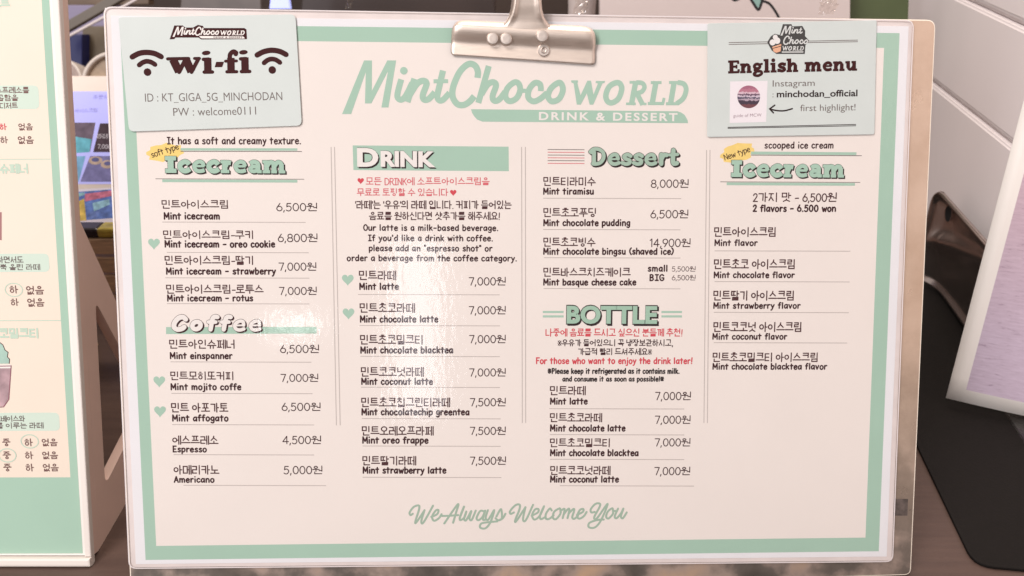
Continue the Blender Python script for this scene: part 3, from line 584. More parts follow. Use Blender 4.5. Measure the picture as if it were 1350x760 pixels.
items([('k', '민트아이스크림', 214, 300, 264.5, 275), ('e', 'Mint icecream', 217, 289, 289, 8.2), ('p', '6,500원', 365, 417.5, 268, 278.3), ('r', 214, 403, 293),
 ('h', 203, 321), ('k', '민트아이스크림-쿠키', 216, 333, 304.5, 315), ('e', 'Mint icecream - oreo cookie', 218, 362, 326, 8.2), ('p', '6,800원', 367, 418, 308.5, 319), ('r', 220, 407, 333),
 ('k', '민트아이스크림-딸기', 218, 333, 338, 349), ('e', 'Mint icecream - strawberry', 220, 363, 361.6, 8), ('p', '7,000원', 368, 416.5, 346.5, 356.8), ('r', 218, 408, 366.5),
 ('k', '민트아이스크림-로투스', 220, 347, 376, 387), ('e', 'Mint icecream - rotus', 221.5, 333, 397, 7.8), ('p', '7,000원', 368.5, 417, 378.6, 388.7), ('r', 220, 408, 400.5),
 ('k', '민트아인슈페너', 224, 308.6, 448.5, 459.5), ('e', 'Mint einspanner', 225, 306, 473, 7.8), ('p', '6,500원', 370, 420, 455, 465.3), ('r', 225, 410.5, 477.3),
 ('h', 210, 502.5), ('k', '민트모히또커피', 225.5, 307, 490.5, 501), ('e', 'Mint mojito coffe', 226, 317.5, 514, 7.8), ('p', '7,000원', 370.5, 419, 493.3, 503.3), ('r', 226, 412, 518.8),
 ('h', 211, 542), ('k', '민트 아포가토', 226.5, 300.5, 532, 543.5), ('e', 'Mint affogato', 228, 300.5, 555.2, 7.8), ('p', '6,500원', 372, 422, 531.3, 541.6), ('r', 227, 414, 560),
 ('k', '에스프레소', 228, 287.5, 575, 586), ('e', 'Espresso', 228.7, 272, 596, 7.4), ('p', '4,500원', 373, 422.7, 575, 585.3), ('r', 229, 414, 599.6),
 ('k', '아메리카노', 229.7, 288.6, 614, 625.3), ('e', 'Americano', 230, 282, 636, 7.4), ('p', '5,000원', 374.5, 424.4, 614.6, 625), ('r', 242, 430, 640)])
patch(S, menu, 'heading_bar', [(219, 431.5), (417.5, 431), (417.5, 440), (219, 440.7)], MINT, 6e-5)
heading(S, menu, 'section_heading', 'Coffee', (228, 437.5), (342, 437.5), 22.5, BUB, WARM, 6.9, 1.0, (1.5, 1.5), cap=True, shear=0.16, track=0.35, shade=INK)
for xa, xb in ((436.5, 443.5), (441, 448.5), (687.6, 688.6), (692.6, 693), (931.5, 928), (936, 932.5)):
    line(S, menu, 'column_line', [(xa, 194 if xa < 900 else 198), (xb, 561 if xa < 600 else 558)], 1.0, RULE)
# column 2
patch(S, menu, 'heading_bar', [(465, 192), (670.5, 193.7), (670.8, 226), (466, 224.5)], MINT, 6e-5)
def small_caps(z, m, bold, off, parent, name):
    o = typeset(S, parent, name, 'D', (471, 218.8), (499, 218.9), 22.5, m, bold, z=z, off=off)
    typeset(S, o, 'small_letters', 'RINK', (502, 219), (574, 219.6), 19, m, bold, z=z+1e-6, off=off); return o
dh = small_caps(2.2e-4, WARM, 0.046, (0, 0), menu, 'section_heading'); small_caps(1.6e-4, BLK, 0.062, (0, 0), dh, 'letter_outline')
small_caps(1.0e-4, BLK, 0.056, (1.8, 1.8), dh, 'letter_shadow')
heart(S, menu, 'red_heart', 475.5, 238.5, 8.5, RED); heart(S, menu, 'red_heart', 597.5, 254, 8.5, RED)
kor(S, menu, 'red_note', '모든 DRINK에 소프트아이스크림을', 482.6, 645, 234.5, 244, REDS, 0.9); kor(S, menu, 'red_note', '무료로 토핑할 수 있습니다', 471, 590.5, 249, 258.4, REDS, 0.9)
kor(S, menu, 'note_line', "'라떼'는 '우유'의 라떼 입니다. 커피가 들어있는", 469, 674, 265, 275.5); kor(S, menu, 'note_line', '음료를 원하신다면 샷추가를 해주세요!', 487, 658.4, 280, 290)
for t, a, b_, y in (('Our latte is a milk-based beverage.', 479.5, 656, 304), ("If you'd like a drink with coffee.", 486, 649, 317.6), ('please add an "espresso shot" or', 487, 648.7, 331), ('order a beverage from the coffee category.', 458, 680.5, 344)):
    hand(S, menu, 'note_line', t, a, b_, y, 7.4, wt=1.05, dy=0.4)
items([('h', 458.5, 368.5), ('k', '민트라떼', 474, 521.7, 357.6, 369), ('e', 'Mint latte', 474.7, 525, 381.7, 8), ('p', '7,000원', 618.6, 666, 365.8, 376.2), ('r', 472, 658.7, 388.5),
 ('h', 459.5, 413), ('k', '민트초코라떼', 475, 546.5, 400.5, 412), ('e', 'Mint chocolate latte', 475.5, 577, 424.8, 8), ('p', '7,000원', 618.6, 666, 404, 414.3), ('r', 474, 659, 429.4),
 ('k', '민트초코밀크티', 475.5, 556.4, 442.3, 454), ('e', 'Mint chocolate blacktea', 476, 596.5, 465.6, 8), ('p', '7,000원', 619, 666, 442, 452.3), ('r', 475, 659, 470),
 ('k', '민트코코넛라떼', 476.6, 558, 484.7, 496.3), ('e', 'Mint coconut latte', 477, 570, 507, 8), ('p', '7,000원', 619, 666, 486, 496.2), ('r', 476, 659, 510.7),
 ('k', '민트초코칩그린티라떼', 477, 592.7, 525, 536.5), ('e', 'Mint chocolatechip greentea', 477.4, 618, 547.2, 8), ('p', '7,500원', 620, 666, 525.2, 535.5), ('r', 477, 660, 552),
 ('k', '민트오레오프라페', 477.8, 571, 562.6, 574), ('e', 'Mint oreo frappe', 478.5, 564, 584.4, 8), ('p', '7,500원', 620, 666, 563, 573.2), ('r', 478, 660, 588.2),
 ('k', '민트딸기라떼', 478.5, 548, 602, 613.3), ('e', 'Mint strawberry latte', 479, 587.7, 624, 8), ('p', '7,500원', 620, 666.3, 602.3, 612.6), ('r', 478, 661, 629.4)])
# column 3
for i, y in enumerate((197.4, 201, 204.7, 208.3, 212, 215.6)): line(S, menu, 'heading_stripe', [(722, y), (770.5, y+.3)], 0.9, GREY if i % 2 == 0 else REDS)
heading(S, menu, 'section_heading', 'Dessert', (778, 219), (893, 219.2), 23, BUB, mat('print_mint_grey', (0.34, 0.47, 0.37), 0.7), 6.6, 1.2, (1.7, 1.8), cap=True, track=-0.15)
items([('k', '민트티라미수', 717, 784.7, 234, 245), ('e', 'Mint tiramisu', 717, 782, 256.2, 7.8), ('p', '8,000원', 858.5, 907, 237, 247.5), ('r', 716, 898, 261.6),
 ('k', '민트초코푸딩', 717, 784.7, 275, 286), ('e', 'Mint chocolate pudding', 717, 830, 297.8, 7.8), ('p', '6,500원', 858, 906.6, 277.2, 287.7), ('r', 716, 897, 302.8),
 ('k', '민트초코빙수', 717, 784.4, 314, 325), ('e', 'Mint chocolate bingsu (shaved ice)', 717, 887.5, 335.5, 7.8), ('p', '14,900원', 857, 909.5, 315, 325.6), ('r', 717, 897, 340),
 ('k', '민트바스크치즈케이크', 717, 830.7, 353.7, 364.6), ('e', 'Mint basque cheese cake', 717, 838, 376, 7.8), ('e', 'small', 854.7, 879, 357.8, 7.6), ('e', 'BIG', 857, 875, 370, 7.6), ('p', '5,500원', 886, 916.4, 351.5, 358, INKT), ('p', '6,500원', 886, 916.4, 363, 369.6, INKT), ('r', 716.6, 897, 380.6)])
typ = dict(bold=0.045, spacing=1.02)
bh = typeset(S, menu, 'section_heading', 'BOTTLE', (747, 425.6), (866, 426), 21.5, mat('print_mint_deep', (0.33, 0.50, 0.38), 0.7), 0.040, 1.04, 2.2e-4)
typeset(S, bh, 'letter_outline', 'BOTTLE', (746.2, 426.3), (866.8, 426.7), 22.9, BLK, 0.056, 1.04, 1.6e-4)
typeset(S, bh, 'letter_shadow', 'BOTTLE', (746.2, 426.3), (866.8, 426.7), 22.9, BLK, 0.052, 1.04, 1.0e-4, off=(1.8, 1.8))
for x0, x1 in ((715.6, 743), (872, 899)):
    for y in (411.6, 417.4): line(S, menu, 'heading_stripe', [(x0, y), (x1, y)], 2.8, MINT)
kor(S, menu, 'red_note', '나중에 음료를 드시고 싶으신 분들께 추천!', 719.7, 899, 433.8, 443.5, RED, 0.95)
kor(S, menu, 'note_line', '*우유가 들어있으니 꼭 냉장보관하시고,', 735.5, 886.6, 448, 456.4, INK, 1.0); kor(S, menu, 'note_line', '가급적 빨리 드셔주세요*', 762.5, 859, 459.6, 468, INK, 1.0)
hand(S, menu, 'red_note', 'For those who want to enjoy the drink later!', 707.4, 912, 479.6, 7.6, RED, 1.05)
hand(S, menu, 'note_line', '*Please keep it refrigerated as it contains milk.', 722.5, 895, 492.6, 6.4, BLK, 1.2); hand(S, menu, 'note_line', 'and consume it as soon as possible!*', 742, 874.6, 502.8, 6.0, BLK, 1.2)
items([('k', '민트라떼', 725.6, 771.4, 509.7, 520.8), ('e', 'Mint latte', 726, 774, 533, 7.8), ('p', '7,000원', 864, 910, 517, 527.4), ('r', 724, 902, 539),
 ('k', '민트초코라떼', 725.6, 793, 545.3, 556.3), ('e', 'Mint chocolate latte', 726, 823.7, 568.5, 7.8), ('p', '7,000원', 863.7, 909.5, 548.3, 558.6), ('r', 725, 902, 573.2),
 ('k', '민트초코밀크티', 725.6, 803, 578.7, 589.4), ('e', 'Mint chocolate blacktea', 726, 841, 601, 7.8), ('p', '7,000원', 863.5, 909.3, 578.2, 588.4), ('r', 725, 902, 605.7),
 ('k', '민트코코넛라떼', 726, 804, 615, 626), ('e', 'Mint coconut latte', 726, 815, 635.8, 7.8), ('p', '7,000원', 863, 909, 616, 626.3), ('r', 738, 915, 640.6)])
# column 4
hand(S, menu, 'section_note', 'scooped ice cream', 1008.5, 1098, 195.6, 8, wt=0.95)
line(S, menu, 'heading_bar', [(990, 202), (1129, 203)], 3.8, MINT); line(S, menu, 'heading_rule', [(990, 204.8), (1136, 205.6)], 0.9, GREY, 9e-5)
line(S, menu, 'heading_rule', [(949.5, 240), (1134, 240.8)], 0.8, GREY); line(S, menu, 'heading_bar', [(958, 242.6), (1127, 243.4)], 3.6, MINT)
b = blob(S, menu, 972, 202, 23, 12, -0.25)
write(S, b, 'blot_lettering', 'New type', (956, 211.5), (989, 200), 7.4, INK, 0.9, 1.3e-4)
heading(S, menu, 'section_heading', 'Icecream', (964, 233.4), (1112, 234.2), 21.5, SLAB, MINT, 6.4, 0.9, (1.5, 1.5), track=0.05, fat=0.6)
kor(S, menu, 'item_name', '2가지 맛 - 6,500원', 993, 1102, 254.6, 266); hand(S, menu, 'item_translation', '2 flavors - 6.500 won', 993, 1101, 279, 8.2)
items([('k', '민트아이스크림', 942, 1021.6, 300.3, 312), ('e', 'Mint flavor', 942.6, 998, 324, 7.4), ('r', 942, 1121, 331),
 ('k', '민트초코 아이스크림', 941.7, 1046.8, 342.6, 354.6), ('e', 'Mint chocolate flavor', 941.7, 1047, 366.3, 7.4), ('r', 942, 1120, 371.5),
 ('k', '민트딸기 아이스크림', 941, 1045.5, 384, 396), ('e', 'Mint strawberry flavor', 941, 1054.6, 406.7, 7.4), ('r', 941, 1119, 412),
 ('k', '민트코코넛 아이스크림', 941, 1055.4, 425.4, 437.4), ('e', 'Mint coconut flavor', 940, 1037, 447.5, 7.4), ('r', 941, 1117, 452),
 ('k', '민트초코밀크티 아이스크림', 940, 1077, 465.6, 477), ('e', 'Mint chocolate blacktea flavor', 940, 1089.7, 487, 7.4)])
# the script greeting along the foot
G1 = lambda pts: [(530+x/8.4375, 655+y/8.4375) for x, y in pts]
G2 = lambda pts: [(670+x/7.941, 655+y/7.941) for x, y in pts]
k = Ink(8e-5)
for pts in (G1([(120, 190), (95, 205), (85, 175), (130, 115), (185, 98), (190, 140), (150, 270), (160, 285), (245, 160)]), G1([(250, 150), (215, 270), (240, 285), (345, 100)]), G1([(325, 225), (390, 195), (405, 150), (375, 155), (335, 220), (355, 268), (410, 240), (440, 195)]),
            G1([(470, 298), (620, 85), (600, 180), (568, 290)]), G1([(445, 215), (530, 212), (625, 205)]), G1([(640, 240), (690, 110), (650, 210), (645, 260), (690, 235), (715, 165)]), G1([(715, 165), (690, 245), (715, 260), (770, 160), (750, 240), (775, 258), (820, 155)]), G1([(915, 165), (870, 160), (830, 235), (850, 262), (895, 225), (925, 155), (900, 250), (925, 258)]),
            G1([(955, 150), (930, 235), (960, 255), (1025, 150), (985, 280), (930, 350), (870, 345), (880, 300), (950, 285), (1060, 275)]), G1([(1050, 220), (1100, 140), (1110, 240), (1070, 262), (1040, 240)]), G1([(1075, 262), (1120, 240), (1150, 190)]),
            G2([(60, 165), (25, 180), (20, 150), (75, 90), (120, 85), (115, 140), (75, 240), (85, 255), (180, 110)]), G2([(180, 110), (155, 235), (185, 245), (260, 85)]), G2([(245, 200), (310, 165), (315, 130), (280, 135), (250, 195), (275, 240), (330, 200), (375, 100), (335, 190), (340, 235), (385, 215)]), G2([(455, 145), (435, 125), (395, 180), (395, 230), (430, 232), (475, 195)]),
            G2([(530, 125), (480, 160), (468, 220), (500, 235), (545, 180), (545, 130), (530, 125)]), G2([(545, 150), (590, 130), (570, 225)]), G2([(580, 185), (625, 130), (640, 140), (620, 225)]), G2([(630, 180), (680, 130), (690, 145), (670, 215), (690, 232), (730, 200)]), G2([(720, 190), (780, 160), (785, 130), (750, 140), (720, 205), (745, 230), (790, 205), (820, 160)]),
            G2([(905, 160), (870, 165), (865, 130), (915, 75), (960, 75), (955, 110), (900, 215), (930, 225), (1040, 75), (975, 240), (910, 320), (845, 320), (850, 275), (930, 245), (1000, 240)]), G2([(1080, 125), (1040, 160), (1025, 210), (1050, 228), (1095, 180), (1095, 130), (1080, 125)]), G2([(1095, 150), (1130, 150)]), G2([(1150, 125), (1115, 205), (1135, 225), (1180, 175), (1205, 125), (1180, 205), (1200, 225), (1240, 165)])):
    u = SH.unit(*pts[0]); k.stroke([SH.p(*p) for p in spline(pts)], 2.6*u, True)
k.build('greeting_script', SCRIPT, menu)
# clear pouch round the paper
lam = round_poly([SH.p(171, 749), SH.p(1176, 740), SH.p(1203.5, 28), SH.p(137.5, 10)], [0.004]*4)
bm = bmesh.new(); NXg, NYg = 60, 44
flat('laminate_film', lam, 0.00055, FILM, menu)
k = Ink(0.0006)
RIM = mat('pouch_rim', (0.74, 0.66, 0.65), 0.25, coat=0.3)
k.stroke([*lam, lam[0]], 0.0006); k.build('pouch_edge', RIM, menu)
PCH = mat('pouch_margin', (0.74, 0.64, 0.61), 0.35, var=0.06, scale=60)
q = [SH.p(*c) for c in ((146, 21), (1198, 35), (1169, 734), (179, 744))]
lo = [SH.p(138, 10.5), SH.p(1203, 28.5), SH.p(1175.6, 739.6), SH.p(171.4, 748.6)]
mesh('pouch_margin', [(p.x, p.y, -2e-4) for p in lo+q], [(4, 5, 1, 0), (5, 6, 2, 1), (6, 7, 3, 2), (7, 4, 0, 3)], PCH, menu)

# ------------------------------------------------------------------ the two cards stuck on the menu
CZ = 0.0010
def card(name, corners, label, rad):
    F = Frame(SH.o + SH.ez*CZ, SH.ex, SH.ey, SH.ez)
    o = empty(name, F, label, 'card')
    slab('card_face', round_poly([F.p(*c) for c in corners], rad), -0.0005, 0.0, CARD, o, bev=0.0001, seg=1)
    return o, F
wc, WF = card('wifi_card', [(170, 174), (398, 166), (389.5, 19), (155.8, 23)], 'pale grey card with wi-fi name and password stuck over the menu corner', [0.003, 0.003, 0.003, 0.0015])
Z = 4e-5
Q = lambda pts: [(160+x/5.625, 20+y/5.625) for x, y in pts]
k = Ink(Z); u = WF.unit(280, 80)
def ws(pts, wd, sm=False, cap=True): k.stroke([WF.p(*p) for p in (spline(Q(pts)) if sm else Q(pts))], wd*1.12/5.625*u, cap)
ws([(383, 330), (428, 422)], 56, cap=False); ws([(428, 424), (468, 345)], 28); ws([(478, 330), (520, 422)], 56, cap=False); ws([(520, 424), (572, 325)], 26)
ws([(343, 326), (440, 324)], 22); ws([(445, 324), (500, 323)], 22); ws([(542, 323), (580, 322)], 20)
for dx, tp, bt in ((0, 318, 428), (276, 314, 424)):
    ws([(640+dx, tp), (642+dx, bt)], 50, cap=False); ws([(608+dx, tp+12), (650+dx, tp+10)], 24); ws([(614+dx, bt-4), (676+dx, bt-5)], 24)
    k.disc(WF.p(*Q([(629+dx, 282 if dx == 0 else 277)])[0]), 33/5.625*u, 17/5.625*u, 0.12)
k.fill([WF.p(*p) for p in Q([(703, 348), (762, 347), (748, 387), (692, 388)])])
ws([(812, 318), (814, 424)], 50, cap=False); ws([(806, 340), (806, 295), (830, 272), (852, 280)], 30, True); k.disc(WF.p(*Q([(848, 289)])[0]), 18/5.625*u); ws([(772, 343), (855, 341)], 20); ws([(782, 422), (856, 421)], 22)
k.build('wifi_lettering', BROWN, wc)
for a, b_, c in (([(80, 312), (130, 286), (185, 278), (245, 286), (296, 310)], [(132, 372), (160, 352), (190, 344), (222, 351), (250, 368)], (194, 424)), ([(1006, 298), (1055, 273), (1115, 262), (1175, 271), (1222, 294)], [(1058, 356), (1085, 335), (1116, 327), (1148, 334), (1176, 353)], (1119, 408))):
    k = Ink(Z); ws(a, 36, True); ws(b_, 32, True); k.disc(WF.p(*Q([c])[0]), 29/5.625*u); k.build('wifi_symbol', BROWN, wc)
patch(WF, wc, 'logo_backing', Q([(393, 78), (455, 78), (476, 94), (533, 93), (568, 73), (606, 82), (612, 97), (912, 97), (928, 108), (932, 180), (592, 182), (572, 168), (402, 168), (392, 180), (358, 181)])[::-1], BROWN, Z)
mpw = lambda p: Q([(380+(p[0]-451)*1.172, 88+(p[1]-80)*1.06)])[0]
draw_logo(WF, wc, 'logo_lettering', ['mint', 'choco', 'world'], WARM, Z+6e-5, mpw, 0.20)
lb = patch(WF, wc, 'logo_banner', [mpw(p) for p in BAN], WARM, Z+6e-5)
typeset(WF, lb, 'banner_lettering', 'DRINK & DESSERT', mpw((711, 158.4)), mpw((893, 159.8)), 1.9, BROWN, 0.02, 1.28, Z+1.2e-4)
typeset(WF, wc, 'network_line', 'ID : KT_GIGA_5G_MINCHODAN', (191.5, 134.4), (372.3, 132.2), 11.4, GREY, -0.004, 1.0, Z, cap=0.73)
typeset(WF, wc, 'password_line', 'PW : welcome0111', (228.7, 153.2), (337.8, 151.3), 11.2, GREY, -0.004, 1.0, Z, cap=0.73)

ec, EF = card('english_menu_card', [(932.5, 181), (1153, 177.5), (1156, 27), (933, 31)], 'pale grey card headed English menu stuck on the menu corner', [0.0012, 0.0012, 0.001, 0.001])
E_ = lambda pts: [(940+x/6.136, 25+y/6.136) for x, y in pts]
E2 = lambda pts: [(950+x/6.75, 95+y/6.75) for x, y in pts]
for a, b_ in (((127, 193), (445, 187)), ((127, 208), (445, 202)), ((765, 181), (1172, 173)), ((765, 193), (1172, 186))): line(EF, ec, 'double_line', E_([a, b_]), 0.9, GREY, Z)
for a, b_ in (((63, 494), (1205, 468)), ((63, 503), (1205, 480))): line(EF, ec, 'double_line', E2([a, b_]), 0.95, BLK, Z)
lb = patch(EF, ec, 'logo_backing', E_([(565, 44), (635, 44), (642, 62), (722, 58), (746, 98), (744, 140), (778, 178), (748, 214), (742, 285), (512, 285), (474, 256), (438, 190), (468, 142), (500, 122), (540, 132)])[::-1], mat('logo_dark', (0.045, 0.042, 0.040), 0.6), Z)
sub = lambda x0, y0, x1, y1, X0, Y0, X1, Y1: (lambda p: E_([(X0+(p[0]-x0)*(X1-X0)/(x1-x0), Y0+(p[1]-y0)*(Y1-Y0)/(y1-y0))])[0])
LG = mat('logo_light', (0.60, 0.60, 0.58), 0.6)
draw_logo(EF, lb, 'logo_lettering', ['mint'], LG, Z+6e-5, sub(451, 80, 592, 150, 545, 58, 722, 136), 0.19)
draw_logo(EF, lb, 'logo_lettering', ['choco'], LG, Z+6e-5, sub(592, 81, 746, 143, 566, 138, 768, 212), 0.20)
draw_logo(EF, lb, 'logo_lettering', ['world'], LG, Z+6e-5, sub(753, 106, 908, 139, 560, 222, 735, 258), 0.18)
line(EF, lb, 'logo_line', E_([(556, 270), (730, 269)]), 1.5, LG, Z+6e-5)
SC = mat('scoop_white', (0.72, 0.68, 0.66), 0.6)
patch(EF, lb, 'cup_print', E_([(478, 228), (552, 204), (546, 264), (512, 276), (490, 266)])[::-1], mat('cup_orange', (0.72, 0.38, 0.24), 0.6), Z+5e-5)
k = Ink(Z+8e-5); ue = EF.unit(1020, 50)
for c, r in (((481, 192), 25), ((518, 178), 27), ((503, 150), 21)): k.disc(EF.p(*E_([c])[0]), r/6.136*ue)
k.build('scoop_print', SC, lb)
line(EF, lb, 'cup_band', E_([(484, 240), (549, 222)]), 0.8, BLK, Z+1.2e-4)
write(EF, ec, 'card_heading', 'English menu', (960.2, 97), (1129.6, 93.2), 16.6, BROWN, ref=6.6, font=SLAB, cap=False, z=Z, track=0.0, grow=0.7)
typeset(EF, ec, 'card_line', 'Instagram', (1018.6, 114.5), (1074, 113.5), 8.8, GREY, 0.0, 1.0, Z, cap=0.73)
typeset(EF, ec, 'card_line', ':', (1018.4, 128.6), (1019.6, 128.6), 8.0, GREY, 0.0, 1.0, Z, cap=0.73)
typeset(EF, ec, 'card_line', 'minchodan_official', (1024, 128.5), (1130.4, 127), 9.2, BLK, 0.022, 1.0, Z, cap=0.76)
typeset(EF, ec, 'card_line', 'first highlight!', (1055, 146.9), (1127.8, 145.7), 9.4, GREY, 0.0, 1.0, Z, cap=0.76)
k = Ink(Z); u2 = EF.unit(1020, 145)
k.stroke([EF.p(*p) for p in spline(E2([(438, 331), (500, 345), (570, 346), (638, 328)]))], 2.0*u2); k.stroke([EF.p(*p) for p in E2([(482, 297), (437, 330), (470, 365)])], 2.0*u2); k.build('arrow_mark', BLK, ec)
sq = patch(EF, ec, 'white_square', E2([(80, 455), (405, 446), (418, 80), (85, 86)]), mat('print_pinkwhite', (0.76, 0.70, 0.72), 0.5), Z)
def thumb_mat():
    m, nt, b = principled('thumbnail_print'); tc = nt.nodes.new('ShaderNodeTexCoord'); sp = nt.nodes.new('ShaderNodeSeparateXYZ')
    n = nt.nodes.new('ShaderNodeTexNoise'); n.inputs['Scale'].default_value = 900; ad = nt.nodes.new('ShaderNodeMath'); ad.operation = 'MULTIPLY_ADD'; ad.inputs[1].default_value = 0.0022
    mr = nt.nodes.new('ShaderNodeMapRange'); c = EF.p(987, 143); t = EF.p(987, 113); mr.inputs['From Min'].default_value = c.y+0.001; mr.inputs['From Max'].default_value = t.y+0.001
    r = nt.nodes.new('ShaderNodeValToRGB'); r.color_ramp.interpolation = 'CONSTANT'; e = r.color_ramp.elements; e[0].color = (0.15, 0.05, 0.06, 1); e[1].position = 0.18; e[1].color = (0.05, 0.03, 0.05, 1)
    for p, cc in ((0.34, (0.40, 0.30, 0.36, 1)), (0.42, (0.10, 0.08, 0.12, 1)), (0.5, (0.55, 0.45, 0.52, 1)), (0.56, (0.14, 0.08, 0.12, 1)), (0.64, (0.60, 0.42, 0.48, 1)), (0.72, (0.42, 0.16, 0.22, 1)), (0.86, (0.34, 0.12, 0.18, 1))): x = e.new(p); x.color = cc
    L = nt.links.new; L(tc.outputs['Object'], sp.inputs[0]); L(tc.outputs['Object'], n.inputs['Vector']); L(n.outputs['Fac'], ad.inputs[0]); L(sp.outputs['Y'], ad.inputs[2]); L(ad.outputs[0], mr.inputs['Value']); L(mr.outputs[0], r.inputs[0]); L(r.outputs[0], b.inputs['Base Color'])
    b.inputs['Roughness'].default_value = 0.5; return m
patch(EF, sq, 'round_picture', circ(987, 128, 15, 15, 32)[:-1][::-1], thumb_mat(), Z+5e-5)
typeset(EF, sq, 'picture_caption', 'guide of MCW', (966.7, 155), (1003.8, 153.9), 4.4, mat('ink_plum', (0.20, 0.08, 0.12), 0.6), -0.012, 1.0, Z+5e-5, cap=0.73)

# ------------------------------------------------------------------ tape scraps on the top edge of the board
TAPE = film_mat('tape_clear', 0.12, 1.0, 300, 1.9, (0.93, 0.89, 0.86))
def scrap(px, py, wpx, hpx, seed, label):
    rnd = random.Random(seed); F = Frame(SH.o, SH.ex, SH.ey, SH.ez)
    c = F.p(px, py, -0.003); u = F.unit(px, py); vs, fs = [], []; N, M = 7, 6
    for j in range(M+1):
        for i in range(N+1):
            x, y = (i/N-.5)*wpx*u, (j/M-.5)*hpx*u
            vs.append((c.x+x*(1+.2*rnd.uniform(-1, 1))+y*0.25, c.y+y*(1+.12*rnd.uniform(-1, 1)), -0.0008+rnd.uniform(-.0022, .0012)*(1 if j > 1 else .3)))
    for j in range(M):
        for i in range(N): a = j*(N+1)+i; fs.append((a, a+1, a+N+2, a+N+1))
    F2 = Frame(SH.o, SH.ex, SH.ey, SH.ez); o = mesh('tape_scrap', vs, fs, TAPE); o.matrix_world = F2.mat()
    return tag(o, label, 'tape', 'clear tape scraps on the board edge')
scrap(461, 7, 9, 12, 1, 'tiny curl of clear tape on the board edge left of the clip')
scrap(766, 10, 20, 24, 2, 'crumpled clear tape just right of the steel clip')
scrap(1090, 8, 24, 24, 3, 'crumpled sparkling clear tape above the English card')

# ------------------------------------------------------------------ menu stand at the left with its poster
LS = R(21.7)
P0 = on_table(120, 745)
ST = Frame(P0, (1, 0, 0), (0, math.sin(LS), math.cos(LS)), (0, -math.cos(LS), math.sin(LS)))
BEIGE = mat('beige_plastic', (0.80, 0.58, 0.49), 0.45, var=0.03, scale=40, bump=0.02, bscale=900)
IVORY = mat('ivory_plastic', (0.80, 0.72, 0.66), 0.4, var=0.015, scale=20)
stand = empty('menu_stand', ST, 'beige plastic easel stand holding the cream poster beside the clipboard', 'stand')
HS = 0.42
slab('back_panel', [(-0.26, 0.0045), (0, 0.0045), (0, HS), (-0.26, HS)], -0.0105, -0.0035, BEIGE, stand, bev=0.001)
slab('front_lip', [(-0.26, 0.0), (0.001, 0.0), (0.001, 0.005), (-0.26, 0.005)], -0.0035, 0.003, IVORY, stand, bev=0.0012)
slab('front_rim', [(-0.0030, 0.0052), (0.001, 0.0052), (0.001, HS), (-0.0030, HS)], -0.0033, 0.0012, IVORY, stand, bev=0.0008)
# triangular side brace with a triangular hole, in the plane x = const
def brace(x, name='side_brace'):
    inv = ST.mat().inverted()
    W_ = lambda yc, zc: inv @ (CAM + c2w((-0.2465, yc, zc)))
    outer = [W_(-0.049, 0.4665), W_(0.157, 0.4975), None]
    foot_ = W_(0.099, 0.605); outer[2] = foot_
    hole = [W_(0.0076, 0.494), W_(0.1196, 0.506), W_(0.0757, 0.565)]
    o2 = round_poly([(p.y, p.z) for p in outer], [0.012, 0.003, 0.014], 6); h2 = round_poly([(p.y, p.z) for p in hole], 0.007, 6)
    bm = bmesh.new()
    for s in (x-0.006, x):
        vo = [bm.verts.new((s, *p)) for p in o2]; vh = [bm.verts.new((s, *p)) for p in h2]
        es = [bm.edges.new((a, b)) for a, b in zip(vo, vo[1:]+vo[:1])] + [bm.edges.new((a, b)) for a, b in zip(vh, vh[1:]+vh[:1])]
        bmesh.ops.triangle_fill(bm, use_beauty=True, edges=es)
        if s != x: a0, b0 = vo, vh
        else:
            for A, B in ((a0, vo), (b0, vh)):
                for i in range(len(A)): j = (i+1) % len(A); bm.faces.new((A[i], A[j], B[j], B[i]))
    o = from_bm(name, bm, BEIGE, stand); bv = o.modifiers.new('bevel', 'BEVEL'); bv.width = 0.0014; bv.segments = 2; bv.limit_method = 'ANGLE'; return o
brace(-0.0005); brace(-0.255)
pst = empty('stand_poster', ST, 'cream poster with mint border and drink sweetness choices on the easel stand', 'poster')
Pp = lambda *a: ST.p(*a)
xr_ = -0.0032
slab('paper', [(-0.255, 0.0055), (xr_, 0.0055), (xr_, HS-0.004), (-0.255, HS-0.004)], -0.0032, -0.0006, mat('poster_white', (0.80, 0.745, 0.70), 0.55), pst)
PZ = -5.5e-4
PCREAM = mat('poster_cream', (0.80, 0.675, 0.56), 0.6, var=0.015, scale=20)
T0, T1 = Pp(64.2, 0), Pp(54, 0); B0, B1 = Pp(108.6, 730.5), Pp(92.2, 630)
dirO, dirI = (T0-B0).normalized(), (T1-B1).normalized()
top = 0.40
To = B0 + dirO*((top-B0.y)/dirO.y); Ti = B1 + dirI*((top-0.012-B1.y)/dirI.y)
mesh('green_border', [(*p, PZ) for p in (B0, To, Ti, B1, (-0.25, B0.y-0.0006), (-0.25, B1.y-0.0004))], [(0, 1, 2, 3), (4, 0, 3, 5)], MINT, pst)
mesh('cream_panel', [(*p, PZ) for p in (B1, Ti, (-0.25, top-0.012), (-0.25, B1.y-0.0004))], [(0, 1, 2, 3)], PCREAM, pst)
PZ2 = PZ+5e-5; PZ3 = PZ+1e-4
PINK = mat('poster_ink', (0.16, 0.075, 0.065), 0.7)
def pk(txt, x1, y0, y1, m=PINK, wt=1.0, w=None):
    n = len(txt); wd = w or (y1-y0)*1.06*n
    kor(ST, pst, 'poster_lettering', txt, x1-wd, x1, y0, y1, m, wt, PZ3, dy=-0.3)
PM = mat('poster_mint_ink', (0.50, 0.62, 0.50), 0.7)
pk('카푸치노트', 12, -2, 9.5, PM, 1.5); pk('아인슈페너', 35.5, 217, 228.5, PM, 1.5); pk('초코밀크티', 49, 434, 446, PM, 1.5)
